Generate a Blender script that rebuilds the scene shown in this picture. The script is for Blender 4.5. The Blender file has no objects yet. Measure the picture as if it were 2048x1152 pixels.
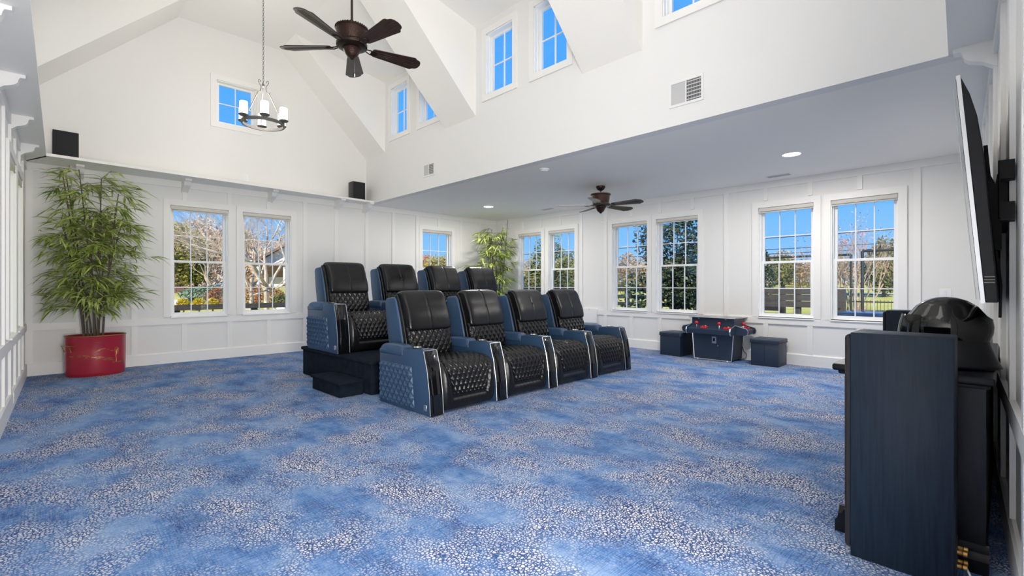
import bpy, bmesh, math, random
import numpy as np
from mathutils import Vector, Matrix
PI = math.pi
random.seed(7)
S = bpy.context.scene
COL = S.collection

# ------------------------------------------------------------------ camera, sky, sun, lights, exposure
YAW = math.atan2(952, 986)
cam = bpy.data.cameras.new('camera'); cam.sensor_width = 36; cam.lens = 952 / 2048 * 36
cam.shift_y = -5.5 / 2048; cam.clip_start = 0.01; cam.clip_end = 500
camo = bpy.data.objects.new('camera', cam); COL.objects.link(camo)
camo.location = (0, 0, 1.2); camo.rotation_euler = (PI / 2, 0, -YAW)
S.camera = camo
S.view_settings.view_transform = 'Standard'; S.view_settings.look = 'None'
S.view_settings.gamma = 1; S.view_settings.use_curve_mapping = False
S.view_settings.exposure = 0.24
S.cycles.use_denoising = True
S.cycles.max_bounces = 10; S.cycles.diffuse_bounces = 6; S.cycles.transparent_max_bounces = 24
S.cycles.caustics_reflective = False; S.cycles.caustics_refractive = False
S.cycles.sample_clamp_indirect = 6

W = bpy.data.worlds.new('sky'); S.world = W; W.use_nodes = True
nt = W.node_tree; nt.nodes.clear()
tc = nt.nodes.new('ShaderNodeTexCoord'); sx = nt.nodes.new('ShaderNodeSeparateXYZ')
rp = nt.nodes.new('ShaderNodeValToRGB'); bg = nt.nodes.new('ShaderNodeBackground'); wo = nt.nodes.new('ShaderNodeOutputWorld')
nt.links.new(tc.outputs['Generated'], sx.inputs[0]); nt.links.new(sx.outputs['Z'], rp.inputs[0])
nt.links.new(rp.outputs[0], bg.inputs[0]); nt.links.new(bg.outputs[0], wo.inputs[0])
el = rp.color_ramp.elements
el[0].position = 0.0; el[0].color = (.42, .66, .95, 1)
el[1].position = 1.0; el[1].color = (.03, .26, .9, 1)
for p_, c_ in ((.07, (.22, .52, .97, 1)), (.2, (.085, .40, 1.0, 1)), (.5, (.045, .34, 1.0, 1))):
    e_ = el.new(p_); e_.color = c_
bg.inputs[1].default_value = 1.0

sun = bpy.data.lights.new('sun', 'SUN'); sun.energy = 7.5; sun.angle = .01; sun.color = (1, .93, .82)
suno = bpy.data.objects.new('sun', sun); COL.objects.link(suno)
suno.rotation_euler = Vector((-.80, -.60, .75)).to_track_quat('Z', 'Y').to_euler()

def area(name, loc, target, sx_, sy_, power, color=(1, .968, .925)):
    l = bpy.data.lights.new(name, 'AREA'); l.shape = 'RECTANGLE'; l.size = sx_; l.size_y = sy_
    l.energy = power; l.color = color
    o = bpy.data.objects.new(name, l); COL.objects.link(o); o.location = loc
    o.rotation_euler = (Vector(loc) - Vector(target)).to_track_quat('Z', 'Y').to_euler()
    return o
area('vault_fill', (2.1, 4.3, 5.30), (1.9, 4.6, 0), 1.2, 5.2, 26)  # added fill under the vault ridge, no fixture there
area('high_fill', (.9, 1.1, 4.6), (3.0, 6.8, .6), 2.0, 1.4, 20)  # added fill high above the camera, aimed at the far floor
area('upward_fill', (.5, .7, 2.9), (1.2, 5.0, 5.3), 1.0, 1.0, 24)  # added fill from out of view, brightens the vault slopes
area('side_room_fill', (6.4, 4.2, 2.78), (6.4, 4.2, 0), 2.0, 6.0, 38)  # added fill below the low ceiling, not one of its fixtures
area('lobby_fill', (.35, -.9, .8), (6.4, 4.0, 2.9), 1.2, 1.2, 225, (1, .965, .91))  # added fill behind the camera, lifts the ceilings; no lobby lamp

# ------------------------------------------------------------------ materials
MATS = {}
def mat(name, color, rough=.5, metal=0.0, spec=.5, bump=None, emit=None, coat=0.0, vary=None):
    m = bpy.data.materials.new(name); m.use_nodes = True; MATS[name] = m
    n = m.node_tree; b = n.nodes['Principled BSDF']
    b.inputs['Base Color'].default_value = (*color, 1); b.inputs['Roughness'].default_value = rough
    b.inputs['Metallic'].default_value = metal; b.inputs['Specular IOR Level'].default_value = spec
    b.inputs['Coat Weight'].default_value = coat; b.inputs['Coat Roughness'].default_value = .05
    if emit:
        b.inputs['Emission Color'].default_value = (*emit[0], 1); b.inputs['Emission Strength'].default_value = emit[1]
    if bump or vary:
        t = n.nodes.new('ShaderNodeTexCoord')
    if bump:
        sc, st, scale3 = bump
        mp = n.nodes.new('ShaderNodeMapping'); mp.inputs['Scale'].default_value = scale3
        nz = n.nodes.new('ShaderNodeTexNoise'); nz.inputs['Scale'].default_value = sc; nz.inputs['Detail'].default_value = 4
        bp = n.nodes.new('ShaderNodeBump'); bp.inputs['Strength'].default_value = st; bp.inputs['Distance'].default_value = .01
        n.links.new(t.outputs['Object'], mp.inputs[0]); n.links.new(mp.outputs[0], nz.inputs[0])
        n.links.new(nz.outputs[0], bp.inputs['Height']); n.links.new(bp.outputs[0], b.inputs['Normal'])
    if vary:
        c2, sc, scale3 = vary[:3]
        mp = n.nodes.new('ShaderNodeMapping'); mp.inputs['Scale'].default_value = scale3
        nz = n.nodes.new('ShaderNodeTexNoise'); nz.inputs['Scale'].default_value = sc; nz.inputs['Detail'].default_value = 5
        r = n.nodes.new('ShaderNodeValToRGB'); r.color_ramp.elements[0].position = .35; r.color_ramp.elements[1].position = .65
        r.color_ramp.elements[0].color = (*color, 1); r.color_ramp.elements[1].color = (*c2, 1)
        n.links.new(t.outputs['Object'], mp.inputs[0]); n.links.new(mp.outputs[0], nz.inputs[0])
        n.links.new(nz.outputs[0], r.inputs[0]); n.links.new(r.outputs[0], b.inputs['Base Color'])
    return m
mat('wall_white', (.80, .793, .775), .55, spec=.3, bump=(60, .06, (1, 1, 8)))
mat('plaster_white', (.79, .785, .78), .7, spec=.2)
mat('ceiling_white', (.89, .87, .835), .8, spec=.2)
mat('trim_white', (.84, .83, .81), .4, spec=.4)
mat('window_white', (.88, .88, .87), .35)
mat('blind', (.62, .60, .56), .6)
mat('leather_seat', (.006, .006, .007), .27, spec=.36, bump=(260, .10, (1, 1, 1)))
mat('leather_side', (.026, .060, .122), .38, spec=.5, bump=(260, .10, (1, 1, 1)))
mat('gloss_black', (.004, .004, .005), .08, spec=.6)
mat('chrome', (.75, .75, .75), .15, metal=1)
mat('silver', (.6, .61, .64), .35, metal=1)
mat('platform_carpet', (.006, .009, .016), .95, spec=.1, bump=(300, .4, (1, 1, 1)), vary=((.012, .018, .03), 14, (1, 1, 1)))
mat('red_lacquer', (.34, .012, .03), .28, coat=.4)
mat('gold', (.46, .27, .08), .4, metal=.8)
mat('soil', (.02, .014, .01), .9)
mat('cane', (.06, .042, .028), .5, vary=((.11, .08, .05), 18, (1, 1, .3)))
mat('bronze', (.034, .014, .010), .38, metal=.55, bump=(90, .5, (1, 1, 1)))
mat('bronze_plain', (.03, .018, .013), .35, metal=.6)
mat('fan_wood', (.045, .022, .016), .3, vary=((.02, .01, .008), 9, (1, 12, 1)))
mat('iron', (.13, .125, .12), .5, metal=.3)
mat('frosted_glass', (.9, .9, .88), .5, emit=((1, .96, .9), 2.2))
mat('lamp_disc', (.9, .9, .9), .5, emit=((1, .97, .92), 6))
mat('cab_black', (.003, .0045, .008), .4, spec=.25, bump=(8, .05, (12, 12, 1)))
mat('arcade_navy', (.022, .037, .068), .42)
mat('stool_vinyl', (.017, .030, .056), .45, bump=(120, .08, (1, 1, 1)))
mat('red_plastic', (.62, .01, .02), .25)
mat('white_plastic', (.85, .85, .83), .35)
mat('dark_plastic', (.012, .013, .016), .4)
mat('helmet_gloss', (.002, .002, .0025), .07, spec=.5)
mat('helmet_satin', (.004, .005, .008), .32, spec=.3)
mat('tv_back', (.004, .005, .008), .42, spec=.25)
mat('tv_screen', (.003, .003, .004), .1)
mat('mount_black', (.003, .003, .004), .55, spec=.2)
mat('vent_white', (.80, .80, .80), .4)
mat('vent_dark', (.12, .12, .13), .6)
mat('vent_grey', (.52, .52, .53), .5)
mat('speaker_cloth', (.010, .010, .012), .8)
mat('bark_dark', (.045, .035, .028), .9)
mat('bark_pale', (.55, .46, .38), .9, vary=((.30, .23, .18), 3, (1, 1, .5)))
mat('bark_tan', (.36, .27, .20), .9)
mat('grass', (.30, .31, .06), .95, spec=.1, vary=((.46, .41, .14), .5, (1, 1, 1)))
mat('road_grey', (.42, .39, .36), .9)
mat('fence_black', (.008, .009, .010), .7)
mat('fence_wood', (.028, .024, .022), .85, vary=((.055, .048, .043), 6, (1, 1, 6)))
mat('brick_brown', (.16, .08, .06), .9)
mat('stone_pale', (.6, .55, .47), .9)
mat('house_white', (.75, .72, .66), .7)
mat('roof_brown', (.14, .09, .065), .9)
mat('shop_tan', (.36, .22, .15), .9)
mat('car_paint', (.05, .10, .19), .15, coat=.6)
mat('car_glass', (.005, .006, .008), .08)
mat('wire_black', (.01, .01, .01), .6)

def glass_mat():
    m = bpy.data.materials.new('window_glass'); m.use_nodes = True; n = m.node_tree; n.nodes.clear()
    o = n.nodes.new('ShaderNodeOutputMaterial'); mx = n.nodes.new('ShaderNodeMixShader')
    t = n.nodes.new('ShaderNodeBsdfTransparent'); g = n.nodes.new('ShaderNodeBsdfGlossy'); g.inputs['Roughness'].default_value = .02
    t.inputs[0].default_value = (.97, .98, .98, 1); mx.inputs[0].default_value = .035
    n.links.new(t.outputs[0], mx.inputs[1]); n.links.new(g.outputs[0], mx.inputs[2]); n.links.new(mx.outputs[0], o.inputs[0])
    MATS['glass'] = m
glass_mat()

def leaf_mat(name, c1, c2, trans=.25, rough=.5, scale=3.0):
    m = bpy.data.materials.new(name); m.use_nodes = True; n = m.node_tree; MATS[name] = m
    b = n.nodes['Principled BSDF']; b.inputs['Roughness'].default_value = rough; b.inputs['Specular IOR Level'].default_value = .35
    t = n.nodes.new('ShaderNodeTexCoord'); nz = n.nodes.new('ShaderNodeTexNoise'); nz.inputs['Scale'].default_value = scale
    nz.inputs['Detail'].default_value = 6
    r = n.nodes.new('ShaderNodeValToRGB'); r.color_ramp.elements[0].position = .38; r.color_ramp.elements[1].position = .62
    r.color_ramp.elements[0].color = (*c1, 1); r.color_ramp.elements[1].color = (*c2, 1)
    n.links.new(t.outputs['Object'], nz.inputs[0]); n.links.new(nz.outputs[0], r.inputs[0]); n.links.new(r.outputs[0], b.inputs['Base Color'])
    tr = n.nodes.new('ShaderNodeBsdfTranslucent'); mx = n.nodes.new('ShaderNodeMixShader'); mx.inputs[0].default_value = trans
    n.links.new(r.outputs[0], tr.inputs[0]); n.links.new(b.outputs[0], mx.inputs[1]); n.links.new(tr.outputs[0], mx.inputs[2])
    n.links.new(mx.outputs[0], n.nodes['Material Output'].inputs[0])
leaf_mat('bamboo_leaf', (.16, .25, .03), (.56, .62, .20), .3, .4, 9)
leaf_mat('magnolia_leaf', (.012, .022, .010), (.05, .075, .03), .1, .35, 5)
leaf_mat('olive_leaf', (.16, .15, .02), (.36, .32, .05), .25, .7, .8)
leaf_mat('brown_leaf', (.30, .19, .09), (.52, .39, .22), .2, .9, .6)
leaf_mat('pink_twig', (.42, .28, .18), (.62, .46, .33), .2, .9, .6)
leaf_mat('cedar_leaf', (.04, .06, .015), (.16, .17, .04), .1, .8, .8)
leaf_mat('yellow_leaf', (.42, .30, .01), (.62, .48, .03), .25, .7, 4)
leaf_mat('juniper_leaf', (.10, .17, .10), (.25, .32, .20), .1, .7, 2)
leaf_mat('rust_leaf', (.25, .09, .04), (.42, .17, .08), .2, .9, 2)
leaf_mat('berry_leaf', (.45, .15, .10), (.65, .32, .22), .2, .8, 2)

def carpet_mat():
    m = bpy.data.materials.new('leopard_carpet'); m.use_nodes = True; n = m.node_tree; L = n.links; MATS['carpet'] = m
    b = n.nodes['Principled BSDF']; b.inputs['Roughness'].default_value = .95; b.inputs['Specular IOR Level'].default_value = .1
    t = n.nodes.new('ShaderNodeTexCoord')
    def mapping(s, rz=0):
        q = n.nodes.new('ShaderNodeMapping'); q.inputs['Scale'].default_value = s; q.inputs['Rotation'].default_value = (0, 0, rz)
        L.new(t.outputs['Object'], q.inputs[0]); return q.outputs[0]
    def noise(vec, sc, det=4, rough=.55):
        q = n.nodes.new('ShaderNodeTexNoise'); q.inputs['Scale'].default_value = sc; q.inputs['Detail'].default_value = det
        q.inputs['Roughness'].default_value = rough; L.new(vec, q.inputs[0]); return q.outputs[0]
    def ramp(v, stops):
        q = n.nodes.new('ShaderNodeValToRGB'); e = q.color_ramp.elements
        e[0].position, e[0].color = stops[0][0], stops[0][1]; e[1].position, e[1].color = stops[-1][0], stops[-1][1]
        for p, c in stops[1:-1]:
            k = e.new(p); k.color = c
        L.new(v, q.inputs[0]); return q.outputs[0]
    def mix(f, a, c):
        q = n.nodes.new('ShaderNodeMix'); q.data_type = 'RGBA'; L.new(f, q.inputs[0])
        for i, v in ((6, a), (7, c)):
            if isinstance(v, tuple): q.inputs[i].default_value = v
            else: L.new(v, q.inputs[i])
        return q.outputs[2]
    def mth(op, a, c):
        q = n.nodes.new('ShaderNodeMath'); q.operation = op; q.use_clamp = True
        for i, v in ((0, a), (1, c)):
            if isinstance(v, (int, float)): q.inputs[i].default_value = v
            else: L.new(v, q.inputs[i])
        return q.outputs[0]
    bw = lambda x: (x, x, x, 1)
    one = mapping((1, 1, 1)); wide = mapping((1.15, .95, 1), .5)
    cloud = noise(wide, 2.0, 6, .60); cloud2 = noise(mapping((1.4, .8, 1), 1.0), 2.3, 6, .66)
    weave_x = noise(mapping((9, 160, 1)), 1, 3, .7); weave_y = noise(mapping((160, 9, 1)), 1, 3, .7)
    blue = ramp(cloud2, [(.36, (.018, .070, .23, 1)), (.49, (.066, .175, .42, 1)), (.62, (.20, .32, .55, 1))])
    wv = mth('MULTIPLY', mth('ADD', weave_x, .0), mth('ADD', weave_y, .0))
    blue = mix(ramp(wv, [(.22, bw(0)), (.44, bw(1))]), blue, (.25, .34, .52, 1))
    blue = mix(ramp(weave_x, [(.30, bw(.6)), (.48, bw(0))]), blue, (.014, .04, .12, 1))
    vo = n.nodes.new('ShaderNodeTexVoronoi'); vo.feature = 'DISTANCE_TO_EDGE'; vo.inputs['Scale'].default_value = 64
    v1 = n.nodes.new('ShaderNodeTexVoronoi'); v1.feature = 'F1'; v1.inputs['Scale'].default_value = 64
    wob = n.nodes.new('ShaderNodeMix'); wob.data_type = 'VECTOR'; wob.inputs[0].default_value = .018
    wn = n.nodes.new('ShaderNodeTexNoise'); wn.inputs['Scale'].default_value = 30; L.new(one, wn.inputs[0])
    L.new(one, wob.inputs[4]); L.new(wn.outputs['Color'], wob.inputs[5])
    for v in (vo, v1): L.new(wob.outputs[1], v.inputs[0])
    spot = ramp(vo.outputs['Distance'], [(.09, bw(0)), (.24, bw(1))])
    hole = ramp(v1.outputs['Distance'], [(.12, bw(1)), (.24, bw(0))])
    cs = n.nodes.new('ShaderNodeSeparateColor'); L.new(v1.outputs['Color'], cs.inputs[0])
    hole = mth('MULTIPLY', hole, ramp(cs.outputs[0], [(.5, bw(0)), (.6, bw(1))]))
    dens = ramp(cs.outputs[1], [(.0, bw(.55)), (1, bw(1))])
    pat = mix(spot, (.022, .056, .17, 1), (.80, .785, .81, 1))
    pat = mix(mth('MULTIPLY', hole, .75), pat, (.09, .14, .27, 1))
    patch = ramp(cloud, [(.44, bw(0)), (.62, bw(.95))])
    # soft scatter of lone spots beyond the patches
    thin = ramp(cloud, [(.34, bw(0)), (.46, bw(.45))])
    col = mix(mth('MULTIPLY', mth('MULTIPLY', thin, spot), dens), blue, (.42, .48, .60, 1))
    col = mix(patch, col, pat)
    L.new(col, b.inputs['Base Color'])
    bp = n.nodes.new('ShaderNodeBump'); bp.inputs['Strength'].default_value = .25; bp.inputs['Distance'].default_value = .006
    L.new(noise(one, 420, 2), bp.inputs['Height']); L.new(bp.outputs[0], b.inputs['Normal'])
carpet_mat()

def wood_side_mat():
    m = mat('speaker_wood', (.016, .022, .033), .5, spec=.22); n = m.node_tree; L = n.links
    b = n.nodes['Principled BSDF']
    t = n.nodes.new('ShaderNodeTexCoord'); mp = n.nodes.new('ShaderNodeMapping'); mp.inputs['Scale'].default_value = (40, 40, 1.6)
    nz = n.nodes.new('ShaderNodeTexNoise'); nz.inputs['Scale'].default_value = 2.2; nz.inputs['Detail'].default_value = 5; nz.inputs['Distortion'].default_value = .8
    r = n.nodes.new('ShaderNodeValToRGB'); r.color_ramp.elements[0].position = .4; r.color_ramp.elements[1].position = .7
    r.color_ramp.elements[0].color = (.0085, .017, .032, 1); r.color_ramp.elements[1].color = (.004, .009, .018, 1)
    bp = n.nodes.new('ShaderNodeBump'); bp.inputs['Strength'].default_value = .25; bp.inputs['Distance'].default_value = .004
    L.new(t.outputs['Object'], mp.inputs[0]); L.new(mp.outputs[0], nz.inputs[0]); L.new(nz.outputs[0], r.inputs[0])
    L.new(r.outputs[0], b.inputs['Base Color']); L.new(nz.outputs[0], bp.inputs['Height']); L.new(bp.outputs[0], b.inputs['Normal'])
wood_side_mat()

# ------------------------------------------------------------------ mesh helpers
class MB:
    def __init__(s): s.v = []; s.f = []
    def add(s, vs, fs, M=None):
        k = len(s.v)
        s.v += [tuple(M @ Vector(p)) for p in vs] if M else [tuple(p) for p in vs]
        s.f += [tuple(i + k for i in f) for f in fs]
        return s
    def box(s, x0, y0, z0, x1, y1, z1, M=None):
        vs = [(x0, y0, z0), (x1, y0, z0), (x1, y1, z0), (x0, y1, z0), (x0, y0, z1), (x1, y0, z1), (x1, y1, z1), (x0, y1, z1)]
        return s.add(vs, [(0, 3, 2, 1), (4, 5, 6, 7), (0, 1, 5, 4), (1, 2, 6, 5), (2, 3, 7, 6), (3, 0, 4, 7)], M)
    def bm(s, bm, M=None):
        bm.verts.index_update()
        s.add([v.co.copy() for v in bm.verts], [[v.index for v in f.verts] for f in bm.faces], M); bm.free(); return s
    def rbox(s, x0, y0, z0, x1, y1, z1, r=.01, seg=2, M=None):
        b = bmesh.new(); bmesh.ops.create_cube(b, size=1)
        for v in b.verts:
            v.co = ((x0 + x1) / 2 + v.co.x * (x1 - x0), (y0 + y1) / 2 + v.co.y * (y1 - y0), (z0 + z1) / 2 + v.co.z * (z1 - z0))
        bmesh.ops.bevel(b, geom=b.edges[:], offset=r, segments=seg, profile=.5, affect='EDGES')
        return s.bm(b, M)
    def prism(s, poly, axis, a, b, bevel=0, seg=2, M=None):
        f3 = {'x': lambda p, t: (t, p[0], p[1]), 'y': lambda p, t: (p[0], t, p[1]), 'z': lambda p, t: (p[0], p[1], t)}[axis]
        n = len(poly); vs = [f3(p, a) for p in poly] + [f3(p, b) for p in poly]
        fs = [tuple(range(n))[::-1], tuple(range(n, 2 * n))] + [(i, (i + 1) % n, (i + 1) % n + n, i + n) for i in range(n)]
        q = bmesh.new(); bv = [q.verts.new(v) for v in vs]
        for f in fs: q.faces.new([bv[i] for i in f])
        bmesh.ops.recalc_face_normals(q, faces=q.faces[:])
        if bevel: bmesh.ops.bevel(q, geom=q.edges[:], offset=bevel, segments=seg, profile=.5, affect='EDGES')
        return s.bm(q, M)
    def lathe(s, prof, c=(0, 0, 0), seg=20, M=None, sx=1, sy=1):
        vs = []; fs = []; n = len(prof)
        for i in range(seg):
            a = 2 * PI * i / seg
            vs += [(c[0] + r * math.cos(a) * sx, c[1] + r * math.sin(a) * sy, c[2] + z) for r, z in prof]
        for i in range(seg):
            j = (i + 1) % seg
            fs += [(i * n + k, j * n + k, j * n + k + 1, i * n + k + 1) for k in range(n - 1)]
        return s.add(vs, fs, M)
    def tube(s, pts, r, sides=6, closed=False, M=None):
        P = [Vector(p) for p in pts]; n = len(P); R = r if isinstance(r, (list, tuple)) else [r] * n
        vs = []; fs = []; up = None
        for i in range(n):
            if closed: d = P[(i + 1) % n] - P[i - 1]
            else: d = P[min(i + 1, n - 1)] - P[max(i - 1, 0)]
            d.normalize()
            if up is None: up = d.orthogonal().normalized()
            u = (up - d * up.dot(d)); u = u.normalized() if u.length > 1e-6 else d.orthogonal().normalized(); up = u
            w = d.cross(u)
            vs += [tuple(P[i] + (u * math.cos(2 * PI * k / sides) + w * math.sin(2 * PI * k / sides)) * R[i]) for k in range(sides)]
        for i in range(n if closed else n - 1):
            j = (i + 1) % n
            fs += [(i * sides + k, i * sides + (k + 1) % sides, j * sides + (k + 1) % sides, j * sides + k) for k in range(sides)]
        if not closed:
            fs += [tuple(range(sides))[::-1], tuple(range((n - 1) * sides, n * sides))]
        return s.add(vs, fs, M)
    def sphere(s, c, r, seg=12, rings=8, sc=(1, 1, 1), M=None):
        vs = [(c[0], c[1], c[2] + r * sc[2])]; fs = []
        for i in range(1, rings):
            t = PI * i / rings
            vs += [(c[0] + r * sc[0] * math.sin(t) * math.cos(2 * PI * k / seg), c[1] + r * sc[1] * math.sin(t) * math.sin(2 * PI * k / seg), c[2] + r * sc[2] * math.cos(t)) for k in range(seg)]
        vs.append((c[0], c[1], c[2] - r * sc[2]))
        for k in range(seg): fs.append((0, 1 + k, 1 + (k + 1) % seg))
        for i in range(rings - 2):
            for k in range(seg):
                a = 1 + i * seg + k; b = 1 + i * seg + (k + 1) % seg; fs.append((a, a + seg, b + seg, b))
        e = len(vs) - 1; o = 1 + (rings - 2) * seg
        for k in range(seg): fs.append((o + k, e, o + (k + 1) % seg))
        return s.add(vs, fs, M)
    def grid(s, fn, nu, nv, M=None, flip=False):
        vs = [fn(i / nu, j / nv) for j in range(nv + 1) for i in range(nu + 1)]
        fs = []
        for j in range(nv):
            for i in range(nu):
                q = (j * (nu + 1) + i, j * (nu + 1) + i + 1, (j + 1) * (nu + 1) + i + 1, (j + 1) * (nu + 1) + i)
                fs.append(q[::-1] if flip else q)
        return s.add(vs, fs, M)
    def mesh(s, name, m, smooth=True, ang=38):
        me = bpy.data.meshes.new(name); me.from_pydata(s.v, [], s.f); me.update()
        me.materials.append(MATS[m])
        if smooth:
            me.shade_smooth(); me.set_sharp_from_angle(angle=math.radians(ang))
        return me
    def obj(s, name, m, parent=None, smooth=True, ang=38):
        return link(name, s.mesh(name, m, smooth, ang), parent)
def link(name, me, parent=None):
    o = bpy.data.objects.new(name, me); COL.objects.link(o)
    if parent: o.parent = parent
    return o
def tag(o, label=None, cat=None, group=None, kind=None):
    if label: o['label'] = label
    if cat: o['category'] = cat
    if group: o['group'] = group
    if kind: o['kind'] = kind
    return o
def thing(name, label, cat, loc=(0, 0, 0), rz=0, group=None):
    o = bpy.data.objects.new(name, None); COL.objects.link(o); o.empty_display_size = .1
    o.location = loc; o.rotation_euler = (0, 0, rz)
    return tag(o, label, cat, group)
def dup(root, loc, rz, label, group=None, parent=None):
    r = root.copy(); COL.objects.link(r); r.location = loc; r.rotation_euler = (0, 0, rz); r['label'] = label
    if group: r['group'] = group
    for ch in list(root.children):
        c = ch.copy(); COL.objects.link(c); c.parent = r
        for g in list(ch.children):
            d = g.copy(); COL.objects.link(d); d.parent = c
    return r
def frame(name, origin, du, kind='structure'):
    o = bpy.data.objects.new(name, None); return o

# ------------------------------------------------------------------ room shell
ZC = 2.82
XB, YA = 8.07, 8.95
# wall frames: local x along the wall, local y outward, local z up
FR = {'back': ((0, YA), 0.0), 'right': ((XB, YA), -PI / 2), 'left': ((-.401, 0), math.atan2(1, .0155)),
      'front': ((XB, .203), PI + math.atan2(.047, 1))}
def place(o, side):
    (x, y), a = FR[side]; o.location = (x, y, 0); o.rotation_euler = (0, 0, a); return o
def walled(mb, u0, u1, z0, z1, holes, th=.16, y0=0.0):
    us = sorted({u0, u1} | {h[0] for h in holes} | {h[1] for h in holes})
    for a, b in zip(us, us[1:]):
        hs = sorted([h for h in holes if h[0] <= a + 1e-6 and h[1] >= b - 1e-6], key=lambda h: h[2])
        z = z0
        for h in hs:
            if h[2] > z + 1e-6: mb.box(a, y0, z, b, y0 + th, h[2])
            z = h[3]
        if z < z1 - 1e-6: mb.box(a, y0, z, b, y0 + th, z1)

floor = MB().box(-.5, -1.7, -.05, 8.3, 9.2, 0).obj('floor', 'carpet', smooth=False); floor['kind'] = 'structure'

WZ0, WZ1 = .71, 2.44
A_WIN = [(1.31, 2.10), (2.31, 3.09), (5.88, 6.68)]
B_WIN = [(YA - b, YA - a) for a, b in ((7.38, 8.13), (6.41, 7.155), (4.68, 5.46), (3.70, 4.495), (1.954, 2.72), (.981, 1.741))]
C_WIN = [(6.34, 7.12), (7.33, 8.11), (2.6, 3.38), (3.6, 4.38)]
def H_(ws): return [(a, b, WZ0, WZ1) for a, b in ws]
GAB = (1.93, 2.52, 3.87, 4.56)

mb = MB(); walled(mb, -.45, XB + .16, 0, ZC + .12, H_(A_WIN)); walled(mb, -.45, 4.7, ZC + .12, 5.5, [GAB])
wall_back = place(tag(mb.obj('wall_back', 'wall_white', smooth=False), kind='structure'), 'back')
mb = MB(); walled(mb, -.16, YA + .3, 0, ZC + .12, H_(B_WIN))
wall_right = place(tag(mb.obj('wall_right', 'wall_white', smooth=False), kind='structure'), 'right')

# dormers along the vault: (y0, y1)
STRIPS = [(8.19, YA + .02), (5.49, 6.27), (2.70, 3.50), (-.25, .72)]
DORM = [(6.27, 8.19), (3.50, 5.49), (.72, 2.70)]
UP_WIN = []
for y0, y1 in DORM:
    UP_WIN += [(y1 - .80, y1 - .24), (y1 - 1.76, y1 - 1.20)]
UZ0, UZ1 = 3.97, 4.85
mb = MB(); walled(mb, -.35, YA + .1, 0, 5.06, H_(C_WIN) + [(a, b, UZ0, UZ1) for a, b in UP_WIN])
wall_left = place(tag(mb.obj('wall_left', 'wall_white', smooth=False), kind='structure'), 'left')
mb = MB(); walled(mb, -.2, 8.6, 0, ZC + .12, [(6.80, 8.45, 0, 2.2)], th=.12); walled(mb, 3.4, 8.6, ZC + .12, 5.5, [], th=.12)
wall_front = place(tag(mb.obj('wall_front', 'wall_white', smooth=False), kind='structure'), 'front')
# lobby behind the camera
mb = MB().box(-.6, -1.8, 0, 1.5, -1.7, 2.5).box(-.6, -1.7, 0, -.5, -.1, 2.5).box(1.4, -1.7, 0, 1.5, -.16, 2.5).box(-.6, -1.8, 2.4, 1.5, -.1, 2.5)
tag(mb.obj('wall_lobby', 'wall_white', smooth=False), kind='structure')

# upper wall over the open edge of the side room, with the dormer windows
mb = MB(); holes = [(YA - b, YA - a, UZ0, UZ1) for a, b in UP_WIN]
walled(mb, -.05, YA + .3, ZC, 5.06, holes, th=.14)
wall_upper = tag(mb.obj('wall_upper', 'plaster_white', smooth=False), kind='structure')
wall_upper.location = (4.55, YA, 0); wall_upper.rotation_euler = (0, 0, -PI / 2)

# ceilings
mb = MB().box(4.69, -.25, ZC, XB + .2, YA + .2, ZC + .12)
tag(mb.obj('ceiling', 'ceiling_white', smooth=False), kind='structure')
XL = -.45
mb = MB().prism([(4.60, 5.03), (2.9, 5.38), (1.42, 5.38), (XL, 5.02), (XL, 5.14), (1.40, 5.5), (2.92, 5.5), (4.7, 5.14)], 'y', -.3, YA + .16)
upper_sun_block = MB().box(-1.75, -.3, 5.02, -.40, YA + .16, 5.10).obj('sun_block_1', 'trim_white', smooth=False); tag(upper_sun_block, kind='structure')  # unseen slab added to keep the sun out of the left dormer windows
lower_sun_block = MB().box(-3.3, -.3, 2.72, -.50, YA + .6, 2.80).obj('sun_block_2', 'trim_white', smooth=False); tag(lower_sun_block, kind='structure')  # unseen slab added to stop sun entering the tall left windows
vault = tag(mb.obj('ceiling_vault', 'ceiling_white', smooth=False), kind='structure')
for y0, y1 in STRIPS:
    MB().prism([(4.60, 3.672), (2.9, 5.385), (4.60, 5.06)], 'y', y0, y1).obj('slope', 'ceiling_white', vault, smooth=False)
    MB().prism([(-.45, 3.55), (1.42, 5.385), (-.45, 5.06)], 'y', y0, y1).obj('slope', 'ceiling_white', vault, smooth=False)

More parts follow.
